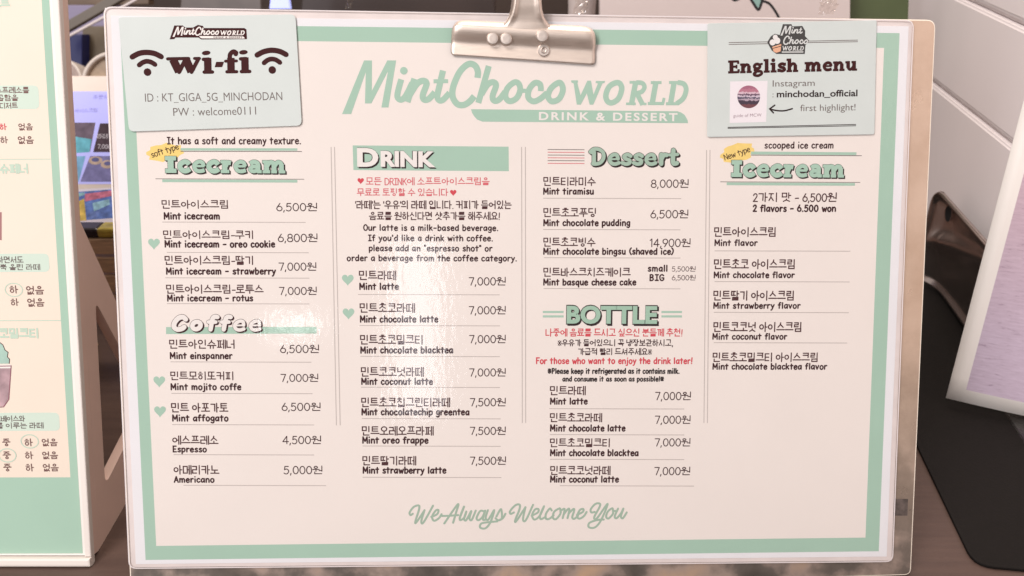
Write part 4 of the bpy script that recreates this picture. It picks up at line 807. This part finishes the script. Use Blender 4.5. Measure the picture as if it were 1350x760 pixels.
for y0, y1, xr in ((112.5, 145, 51.5), (334.5, 360, 65), (544.5, 569.5, 78.5)):
    slab('text_panel', round_poly([Pp(-260, y1), Pp(xr, y1-1), Pp(xr-1.5, y0), Pp(-260, y0+1)], [0, .003, .003, 0]), PZ+1e-5, PZ2, MINTP, pst)
pk('진한 에스프레소를', 37.6, 115.3, 123); pk('달콤 꼽함을', 23.3, 125.5, 133.2); pk('디저트', 22.6, 136, 143.2)
pk('하', 8, 163.5, 171.5, RED); pk('없음', 42.5, 163.3, 171.8); pk('하', 9.6, 180.5, 189); pk('없음', 43.6, 180.3, 189.6)
pk('달콤하면서도', 30, 339, 347, GREY); pk('듬뿍 올린 라떼', 52, 349, 356.3, GREY); pk('하', 23, 377.5, 387); pk('없음', 57, 378, 388.4); pk('하', 24, 394.5, 403.5); pk('없음', 57.6, 394.4, 404.4)
pk('초코베이스와', 32, 549, 556.4, GREY); pk('바를 이루는 라떼', 56.5, 558, 565.4, GREY)
for y, d in ((579.4, 0), (596.4, .6), (612.6, 1.4)):
    pk('중', 13+d, y, y+9.2); pk('하', 42.5+d, y, y+9.2); pk('없음', 75+d, y, y+9.2)
for c in ((17.5, 382.5), (38.5, 582.5), (9, 601)):
    line(ST, pst, 'ring_mark', circ(c[0], c[1], 11.5, 8.8, 22, 0.1), 1.3, PM, PZ3)
for y, xr in ((210, 66), (423, 79.5)): line(ST, pst, 'rule_line', [(-260, y+1), (xr, y)], 1.2, PM, PZ2)
# a drink cup printed on the poster
cup = patch(ST, pst, 'cup_print', [(-42, 486), (13.5, 484), (10.5, 526), (4, 536), (-30, 538), (-38, 530)][::-1], mat('cup_plum', (0.40, 0.26, 0.28), 0.6, var=0.4, scale=90), PZ2)
line(ST, cup, 'cup_outline', [(-42, 484), (14, 483), (11, 527), (4, 537), (-30, 539)], 1.2, mat('ink_plum2', (0.25, 0.08, 0.11), 0.6), PZ3)
patch(ST, cup, 'cup_rim', [(-42, 481.5), (14, 481), (13.6, 486), (-42, 486.5)][::-1], WARM, PZ3)
cr = patch(ST, pst, 'cream_swirl_print', [(-40, 480), (11.5, 480), (12, 474), (9, 471), (10, 465), (6, 462), (3, 455), (-5, 449), (-15, 444), (-28, 450), (-38, 462)][::-1], mat('swirl_mint', (0.36, 0.52, 0.44), 0.6, var=0.08, scale=120), PZ2)
line(ST, cr, 'swirl_outline', [(11.5, 480), (12, 474), (9, 471), (10, 465), (6, 462), (3, 455), (-5, 449), (-15, 444)], 0.9, INKT, PZ3)
patch(ST, pst, 'plum_print', [(-30, 280), (1.5, 280), (1.5, 317), (-30, 317)][::-1], mat('plum_block', (0.36, 0.16, 0.15), 0.6), PZ2)

# ------------------------------------------------------------------ side wall of grooved boards at the right
dw = Vector((0.125, 0.992, 0)).normalized(); nw = Vector((-dw.y, dw.x, 0))
WL = Frame(at(1350, 40, 0.66), -dw, (0, 0, 1), nw)
WHITE = mat('wall_paint', (0.91, 0.825, 0.815), 0.45, var=0.02, scale=6)
wall = mesh('side_wall', [(-1.2, -0.6, -0.02), (0.5, -0.6, -0.02), (0.5, 0.6, -0.02), (-1.2, 0.6, -0.02)], [(0, 1, 2, 3)], WHITE)
wall.matrix_world = WL.mat(); tag(wall, kind='structure')
ga, gb = WL.p(1322, 184).y, WL.p(1322, 24).y
step = gb-ga; zb = -WL.o.z
for i in range(-2, 3):
    y0, y1 = ga+i*step+0.0002, ga+(i+1)*step-0.0002
    if i < -1: continue
    if i == -1: y0 = zb+0.001
    bm = bmesh.new(); cfs = 0.005
    prof_ = [(y0, -0.018), (y0, -0.003), (y0+cfs, 0.0), (y1-cfs*0.5, 0.0), (y1, -0.002), (y1, -0.018)]
    A = [bm.verts.new((-1.1, y, z)) for y, z in prof_]; B = [bm.verts.new((0.45, y, z)) for y, z in prof_]
    for a in range(5): bm.faces.new((A[a], A[a+1], B[a+1], B[a]))
    bm.faces.new(A); bm.faces.new(B[::-1])
    es = [e for e in bm.edges if abs(e.verts[0].co.x-e.verts[1].co.x) > 0.5]
    bmesh.ops.bevel(bm, geom=es, offset=0.0012, segments=3, affect='EDGES')
    from_bm('plank', bm, WHITE, wall)

# ------------------------------------------------------------------ steel tray standing along that wall, on a black shade sheet
BX = Frame(on_table(1240, 420, 0.006), -dw, (0, 0, 1), nw)
DSTEEL = mat('dark_steel', (0.66, 0.57, 0.53), 0.25, metal=1.0, rvar=0.03, scale=20)
tray = empty('steel_tray', BX, 'dark polished steel tray with a hole standing upright against the wall', 'tray')
tl = BX.p(1224, 231); ty = tl.y; x0 = BX.p(1222, 300).x
def tray_shell():                         # a pressed steel dish: rolled rim, bowl, one soft fold
    x1, r, NX, NY = BX.p(1322, 318).x, 0.017, 110, 56; vs, fs = [], []
    f0, f1 = BX.p(1230, 320), BX.p(1295, 347)
    for j in range(NY+1):
        y = ty*(1-(1-j/NY)**1.0)
        ins = r - math.sqrt(max(0, r*r-max(0, y-(ty-r))**2))
        for i in range(NX+1):
            t = (i/NX)**1.6; x = x0+ins + (x1-x0-ins)*t
            cx_, cy_ = x-(x0+r), y-(ty-r)
            d = (r-math.hypot(cx_, cy_)) if (cx_ < 0 and cy_ > 0) else min(x-x0, ty-y)
            d = max(0.0, d)
            z = 0.0035*math.sin(min(1, d/0.005)*math.pi) - 0.013*(1-math.exp(-max(0, d-0.004)/0.010))
            fl = f0.y + (f1.y-f0.y)*(x-f0.x)/(f1.x-f0.x)
            z += 0.0060*math.exp(-((y-fl)/0.009)**2)*min(1, d/0.02) - 0.006*max(0, min(1, (fl-y)/0.05))
            if y < 0.006: z += 0.004*(1-y/0.006)
            vs.append((x, y, z))
    W = NX+1
    for j in range(NY):
        for i in range(NX): a = j*W+i; fs.append((a, a+1, a+W+1, a+W))
    o = mesh('tray_body', vs, fs, DSTEEL, tray, True)
    so = o.modifiers.new('thick', 'SOLIDIFY'); so.thickness = 0.0015; so.offset = -1
    return o
tb = tray_shell()
hc = BX.p(1250, 282, -0.007)
k = Ink(-0.0072); k.fill(circ(hc.x, hc.y, 0.0075, 0.0072, 24)); k.build('drain_hole', mat('hole_black', (0.004, 0.004, 0.004), 0.9), tray)
k = Ink(-0.0070); k.stroke(circ(hc.x, hc.y, 0.0082, 0.0079, 24), 0.0012); k.build('hole_rim', DSTEEL, tray)
# thin black sheet put in for shade and dark reflection on the table
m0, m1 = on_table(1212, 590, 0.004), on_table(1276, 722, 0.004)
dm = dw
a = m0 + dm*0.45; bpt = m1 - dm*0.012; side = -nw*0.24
sheet_pts = [(bpt.x, bpt.y), (bpt.x+side.x, bpt.y+side.y), (a.x+side.x, a.y+side.y), (a.x, a.y)]
BM = mat('shade_black', (0.009, 0.007, 0.006), 0.7, spec=0.15, bump=0.2, bscale=500)
o = slab('shade_sheet', round_poly([Vector(p) for p in sheet_pts], [0.012, 0, 0, 0]), 0.0, 0.0022, BM, None, bev=0.0008); tag(o, 'thin black sheet standing in for shade on the counter along the right wall', 'mat')  # added sheet for shade and dark reflection, not a real mat

# ------------------------------------------------------------------ white-bordered print in a clear holder at the right
cb = on_table(1247, 525, 0.0085); cr_ = on_table(1350, 545, 0.0085)
cx = (cr_-cb).normalized(); ln = R(15)
cn = Vector((cx.y, -cx.x, 0)); cup_ = (Vector((0, 0, 1))*math.cos(ln) - cn*math.sin(ln)).normalized()
if cn.y > 0: cn = -cn
cup_ = (Vector((0, 0, 1))*math.cos(ln) - cn*math.sin(ln)).normalized(); cn = cx.cross(cup_)
PF = Frame(cb, cx, cup_, cn)
def plush_mat():
    m, nt, b = principled('lavender_photo'); tc = nt.nodes.new('ShaderNodeTexCoord'); sp = nt.nodes.new('ShaderNodeSeparateXYZ'); mp = nt.nodes.new('ShaderNodeMapping'); mp.inputs['Scale'].default_value = (40, 260, 1); mp.inputs['Rotation'].default_value = (0, 0, R(-12))
    n = nt.nodes.new('ShaderNodeTexNoise'); n.inputs['Scale'].default_value = 2.2; n.inputs['Detail'].default_value = 9; n.inputs['Roughness'].default_value = 0.72; n.inputs['Distortion'].default_value = 0.5
    r = nt.nodes.new('ShaderNodeValToRGB'); e = r.color_ramp.elements; e[0].position = 0.30; e[0].color = (0.26, 0.17, 0.24, 1); e[1].position = 0.70; e[1].color = (0.61, 0.50, 0.60, 1); x = e.new(0.42); x.color = (0.51, 0.40, 0.49, 1)
    mr = nt.nodes.new('ShaderNodeMapRange'); mr.inputs['From Min'].default_value = 0.05; mr.inputs['From Max'].default_value = 0.16
    mx = nt.nodes.new('ShaderNodeMix'); mx.data_type = 'RGBA'; mx.blend_type = 'MULTIPLY'; mx.inputs[7].default_value = (1.0, 0.90, 0.84, 1)
    L = nt.links.new; L(tc.outputs['Object'], mp.inputs[0]); L(mp.outputs[0], n.inputs['Vector']); L(n.outputs['Fac'], r.inputs[0]); L(tc.outputs['Object'], sp.inputs[0]); L(sp.outputs['Y'], mr.inputs['Value']); L(mr.outputs[0], mx.inputs[0]); L(r.outputs[0], mx.inputs[6]); L(mx.outputs[2], b.inputs['Base Color'])
    b.inputs['Roughness'].default_value = 0.5; return m
pr = empty('photo_card', PF, 'white bordered lavender photo print standing at the right edge', 'photo card')
tlc = PF.p(1350, 131); dL = (tlc-Vector((0, 0))).normalized()
Wd, Ht = 0.16, 0.25
def curl(name, x0, y0, x1, y1, z, m, thick=0.0):
    NX, NY = 20, 14; vs, fs = [], []
    for s in ((0, 1) if thick else (0,)):
        for j in range(NY+1):
            for i in range(NX+1):
                x = x0+(x1-x0)*i/NX; y = y0+(y1-y0)*j/NY; X = x + dL.x/dL.y*y
                zz = 0.0006*(x/Wd-0.5)**2*4 - 0.0006 + z - s*thick
                vs.append((X, y-0.004*((x/Wd)*(1-x/Wd)*4)*0.6, zz))
    W = NX+1; n1 = W*(NY+1)
    for j in range(NY):
        for i in range(NX):
            a = j*W+i; fs.append((a, a+1, a+W+1, a+W))
            if thick: fs.append((n1+a, n1+a+W, n1+a+W+1, n1+a+1))
    if thick:
        rim = [j for j in range(W)] + [j*W+NX for j in range(1, NY+1)] + [NY*W+i for i in range(NX-1, -1, -1)] + [j*W for j in range(NY-1, 0, -1)]
        for a, b in zip(rim, rim[1:]+rim[:1]): fs.append((b, a, n1+a, n1+b))
    return mesh(name, vs, fs, m, pr, True)
curl('card_paper', 0, 0, Wd, Ht, 0.0, mat('photo_paper', (0.86, 0.80, 0.74), 0.5), 0.0006)
bw = (PF.p(1270, 527)-PF.p(1247, 525)).length
curl('picture', bw, bw*0.85, Wd-bw, Ht-bw, 5e-5, plush_mat())
hold = empty('card_holder', PF, 'clear acrylic holder under the lavender photo print', 'holder')
slab('back_plate', [(0.045, -0.006), (0.15, -0.006), (0.165, 0.16), (0.06, 0.16)], -0.0085, -0.0065, CLEAR, hold, bev=0.0004)
inv = PF.mat().inverted(); f0 = on_table(1322, 541, 0.0025); fp = [f0, f0 - dw*0.07, f0 - dw*0.07 + cx*0.11, f0 + cx*0.11]
bm = bmesh.new(); tv = [bm.verts.new(inv @ (p + Vector((0, 0, 0.002)))) for p in fp]; bv = [bm.verts.new(inv @ p) for p in fp]
bm.faces.new(tv); bm.faces.new(bv[::-1])
for i in range(4): j = (i+1) % 4; bm.faces.new((tv[i], bv[i], bv[j], tv[j]))
from_bm('foot_plate', bm, CLEAR, hold)

# ------------------------------------------------------------------ things behind
def facing(px, py, depth, lean=0.0, yaw=0.0):
    o = at(px, py, depth); ex = Vector((math.cos(yaw), math.sin(yaw), 0)); f = Vector((math.sin(yaw), -math.cos(yaw), 0))
    ey = Vector((0, 0, 1))*math.cos(lean) - f*math.sin(lean); return Frame(o, ex, ey, ex.cross(ey))
# tablet showing a menu
TF = facing(120, 245, 0.74, R(35)); 
tab = empty('tablet', TF, 'cream framed tablet with a glowing blue ice cream menu screen', 'tablet')
q = lambda *p: TF.p(*p)
zt = -0.012
c0, c1 = q(20, 248), q(250, 240); t0, t1 = q(-5, 100), q(262, 100)
slab('tablet_body', round_poly([(t0.x, c0.y-0.004), (t1.x, c0.y-0.004), (t1.x, t0.y), (t0.x, t0.y)], 0.008), zt, 0.0, mat('tablet_cream', (0.72, 0.62, 0.54), 0.4), tab, bev=0.0012)
SCR = mat('screen_blue', (0.40, 0.40, 0.78), 0.6, spec=0.15, emit=0.42)
s0, s1 = q(10, 243), q(250, 121)
flat('screen', [(s0.x, s0.y), (s1.x, s0.y), (s1.x, s1.y), (s0.x, s1.y)], 1e-4, SCR, tab)
def smat(name, c, e=0.30): return mat(name, c, 0.6, spec=0.15, emit=e, var=0.35, scale=140)
tiles = [([(92, 162), (126, 162), (119, 200), (88, 201)], (0.12, 0.09, 0.12)), ([(84, 178), (121, 184), (118, 201), (84, 203)], (0.12, 0.36, 0.44)), ([(132, 163), (190, 163), (190, 201), (123, 201)], (0.055, 0.035, 0.045)),
         ([(84, 207), (113, 206), (104, 240), (80, 240)], (0.16, 0.32, 0.48)), ([(119, 206), (190, 206), (190, 240), (106, 240)], (0.16, 0.15, 0.30))]
for i, (pts, c) in enumerate(tiles): patch(TF, tab, 'menu_tile', pts[::-1], smat('tile_colour_%d' % i, c), 1.6e-4 + i*2e-5)
k = Ink(3.2e-4); ut = TF.unit(130, 220)
for c, r in (((126, 212), 9), ((142, 217), 9), ((124, 214), 5)): k.disc(TF.p(*c), r*ut, r*0.62*ut)
k.build('bun_picture', smat('bun_colour', (0.40, 0.30, 0.24)), tab)
k = Ink(3.4e-4)
for c, r in (((126, 211), 5), ((142, 216), 4.6)): k.disc(TF.p(*c), r*ut, r*0.6*ut)
k.build('bun_centre', smat('bun_dark', (0.10, 0.10, 0.22)), tab)
write(TF, tab, 'screen_lettering', '7,000', (129, 196), (146, 196.5), 5, smat('screen_text', (0.6, 0.55, 0.6)), 0.9, 4e-4)
write(TF, tab, 'screen_lettering', '라떼', (128, 183), (142, 183), 6, smat('screen_text', (0.6, 0.55, 0.6)), 0.9, 4e-4, ref=9.8)
write(TF, tab, 'screen_lettering', '아이스크림', (99, 149), (128, 148), 5, smat('screen_text_dim', (0.26, 0.24, 0.5)), 0.9, 4e-4, ref=9.8)
write(TF, tab, 'screen_lettering', '주문하기', (123, 131), (150, 130), 5, smat('screen_text_dim', (0.26, 0.24, 0.5)), 0.9, 4e-4, ref=9.8)
# glossy leaflet lying below the tablet
FF = facing(125, 296, 0.70, R(58))
leaf = empty('glossy_leaflet', FF, 'glossy curled leaflet with blue and yellow pictures under the tablet', 'leaflet')
lp = [FF.p(60, 299), FF.p(215, 290), FF.p(215, 244), FF.p(60, 252)]
slab('leaflet_sheet', lp, -0.0006, 0.0, mat('leaflet_white', (0.72, 0.68, 0.78), 0.12, coat=0.5), leaf)
for pts, c, z in (([(80, 293), (160, 287), (160, 249), (80, 255)], (0.10, 0.18, 0.50), 4e-5), ([(97, 292), (114, 291), (111, 262), (95, 270)], (0.62, 0.45, 0.10), 9e-5), ([(112, 266), (150, 258), (150, 251), (112, 256)], (0.55, 0.16, 0.26), 9e-5),
                  ([(124, 279), (145, 270), (144, 263), (122, 268)], (0.28, 0.52, 0.66), 1.3e-4), ([(98, 262), (112, 257), (111, 254), (97, 256)], (0.25, 0.46, 0.52), 1.3e-4), ([(116, 289), (128, 288), (132, 278), (119, 280)], (0.14, 0.22, 0.55), 1.5e-4)):
    patch(FF, leaf, 'picture_block', pts, mat('leaflet_%d' % int(c[0]*100+c[2]*1000), c, 0.15, var=0.5, scale=160, coat=0.4), z)
# wooden crate with snack packs below it
WB = facing(125, 400, 0.66, 0)
cr8 = empty('wooden_crate', WB, 'pale wooden crate behind the easel stand brace', 'crate')
PINE = mat('pine', (0.62, 0.45, 0.28), 0.6, var=0.25, scale=40, stretch=(1, 8, 1))
zt_ = -WB.o.z
for i, (ya, yb) in enumerate(((336, 316), (360, 340), (386, 364), (412, 390))):
    a, b_ = WB.p(60, ya), WB.p(205, yb); box('slat', a.x, b_.x, a.y, b_.y, -0.008, 0.0, PINE, cr8, bev=0.0008)
for px in (66, 198): a = WB.p(px-6, 316); b_ = WB.p(px+6, 316); box('corner_post', a.x, b_.x, zt_, a.y, -0.02, -0.0085, PINE, cr8, bev=0.0008)
for px, c, lab in ((112, (0.03, 0.025, 0.03), 'small black pack lying on the wooden crate'), (146, (0.45, 0.36, 0.06), 'small yellow pack lying on the wooden crate')):
    a, b_ = WB.p(px-18, 316), WB.p(px+15, 303); o = box('snack_pack', a.x, b_.x, a.y+0.0005, b_.y, -0.016, -0.001, mat('pack_%d' % px, c, 0.3, var=0.4, scale=120), None, bev=0.002); o.matrix_world = WB.mat(); tag(o, lab, 'pack', 'snack packs behind the stand')
# lidded jars with white hoops behind the tablet
def hoop(px, py, depth, rpx, label, fill):
    F = facing(px, py, depth, R(25)); u = F.unit(px, py); e = empty('round_tin', F, label, 'tin', 'round tins behind the tablet')
    r = rpx*u; vs, fs = [], []; N = 48; P = [(r, -0.03), (r*1.0, 0.0), (r*.985, .002), (r*.90, .002), (r*.88, 0.0), (r*.88, -.004)]
    for a, z in P:
        for i in range(N): t = 2*math.pi*i/N; vs.append((a*math.cos(t), a*math.sin(t), z))
    for j in range(len(P)-1):
        for i in range(N): fs.append((j*N+i, j*N+(i+1) % N, (j+1)*N+(i+1) % N, (j+1)*N+i))
    mesh('tin_rim', vs, fs, mat('tin_white', (0.62, 0.54, 0.48), 0.35), e, True)
    k = Ink(-0.004); k.fill(circ(0, 0, r*.89, r*.89, 40)); k.build('tin_lid', fill, e); return e
hoop(78, 108, 0.95, 32, 'round white rimmed tin left behind the tablet', mat('tin_a', (0.40, 0.29, 0.25), 0.4, var=0.3, scale=50))
hoop(151, 112, 0.92, 44, 'larger round white rimmed tin right behind the tablet', mat('tin_b', (0.30, 0.20, 0.12), 0.4, var=0.4, scale=50))
# shelf rail and panels up at the left
def panel(name, pts, depth, m, label, cat, th=0.012):
    F = facing(pts[0][0], pts[0][1], depth, R(10)); o = slab(name, [F.p(*p) for p in pts], -th, 0, m, None, bev=0.001); o.matrix_world = F.mat(); return tag(o, label, cat)
panel('shelf_rail', [(40, 70), (40, 55), (175, -22), (175, -8)], 1.02, mat('rail_grey', (0.16, 0.135, 0.11), 0.5), 'grey slanted shelf rail at the top left', 'rail')
panel('thin_rod', [(40, 77), (40, 73), (180, -3), (180, 1)], 1.0, mat('rod_white', (0.70, 0.62, 0.60), 0.3), 'thin white slanted rod under the grey rail', 'rod', 0.004)
panel('lavender_box', [(40, 60), (150, 60), (150, 7), (40, 7)], 1.15, mat('lavender', (0.30, 0.26, 0.38), 0.6), 'lavender box behind the slanted shelf rail', 'box', 0.05)
panel('navy_box', [(60, 104), (108, 104), (108, 46), (60, 46)], 1.10, mat('navy', (0.012, 0.016, 0.10), 0.4), 'navy blue box behind the round tins', 'box', 0.04)
panel('olive_box', [(108.5, 104), (240, 104), (240, 35), (108.5, 35)], 1.12, mat('olive', (0.14, 0.105, 0.065), 0.5, var=0.4, scale=18), 'olive brown box behind the round tins', 'box', 0.04)
panel('shelf_board', [(40, 8), (196, 6), (196, -20), (40, -20)], 1.2, mat('shelf_brown', (0.17, 0.115, 0.075), 0.5, var=0.3, scale=14), 'brown shelf board at the top left corner', 'shelf', 0.02)
# things that peep over the top edge of the board
panel('grey_case', [(236, 40), (345, 40), (343, -20), (240, -20)], 1.05, mat('case_grey', (0.15, 0.125, 0.115), 0.45, var=0.3, scale=12), 'dull grey case behind the board left of the clip', 'case', 0.05)
panel('brown_case', [(395, 40), (655, 40), (650, -20), (400, -20)], 1.1, mat('case_brown', (0.045, 0.027, 0.022), 0.4, var=0.3, scale=8), 'dark brown case behind the board left of the clip', 'case', 0.05)
lampo = panel('blue_lamp', [(355, 12), (382, 12), (378, -15), (358, -15)], 0.98, mat('blue_light', (0.45, 0.50, 1.0), 0.4, emit=0.9), 'small glowing blue white lamp behind the board', 'lamp', 0.01)
# white cup rim right of the clip
def cup_at(px, py, depth, rpx):
    F = facing(px, py, depth, 0); u = F.unit(px, py); r = rpx*u; e = empty('paper_cup', Frame(F.o, (1, 0, 0), (0, 1, 0), (0, 0, 1)), 'white paper cup just right of the clip behind the board', 'cup')
    P = [(r*.75, -0.10), (r, 0.0), (r*1.03, .002), (r*1.0, .004), (r*.96, 0.0), (r*.72, -0.098)]; N = 40; vs, fs = [], []
    for a, z in P:
        for i in range(N): t = 2*math.pi*i/N; vs.append((a*math.cos(t), a*math.sin(t), z))
    for j in range(len(P)-1):
        for i in range(N): fs.append((j*N+i, j*N+(i+1) % N, (j+1)*N+(i+1) % N, (j+1)*N+i))
    mesh('cup_body', vs, fs, mat('cup_white', (0.70, 0.60, 0.56), 0.5), e, True)
    fs2 = [list(range(N))]; mesh('cup_base', [(r*.74*math.cos(2*math.pi*i/N), r*.74*math.sin(2*math.pi*i/N), -0.098) for i in range(N)], fs2, mat('cup_white', (0, 0, 0)), e)
cup_at(768, -14, 0.86, 20)
# white sign with a drawn leaf
GF = facing(950, 60, 0.80, R(14))
sign = empty('white_sign', GF, 'white sign board with a black outlined leaf drawing behind the board', 'sign')
slab('sign_board', [GF.p(791, 120), GF.p(1121, 120), GF.p(1121, -40), GF.p(791, -40)], -0.012, 0, mat('sign_white', (0.66, 0.56, 0.53), 0.5, var=0.02, scale=8), sign, bev=0.001)
lf = patch(GF, sign, 'leaf_print', [(986, -22), (1000, -18), (1006, -6), (1003, 6), (999, 11), (993, 5), (987, -6)][::-1], mat('leaf_mint', (0.26, 0.42, 0.37), 0.6), 5e-5)
line(GF, lf, 'leaf_outline', [(985, -20), (988, -5), (994, 6), (1000, 13), (1004, 4), (1007, -6)], 3.6, mat('ink_black', (0.008, 0.006, 0.006), 0.6), 1.2e-4, True, True)
line(GF, sign, 'ink_blot', [(962, -8), (968, 0), (976, -3)], 4.5, mat('ink_black', (0, 0, 0)), 8e-5, True, True)
line(GF, sign, 'stem_line', [(1004, 1), (1014, 5), (1022, 15), (1028, 26)], 3.4, mat('ink_black', (0, 0, 0)), 8e-5, True, True)
panel('green_box', [(1117, 80), (1196, 80), (1199, -20), (1117, -20)], 0.84, mat('box_green', (0.085, 0.110, 0.045), 0.5, var=0.1, scale=20), 'dark green box between the white sign and the right wall', 'box', 0.03)
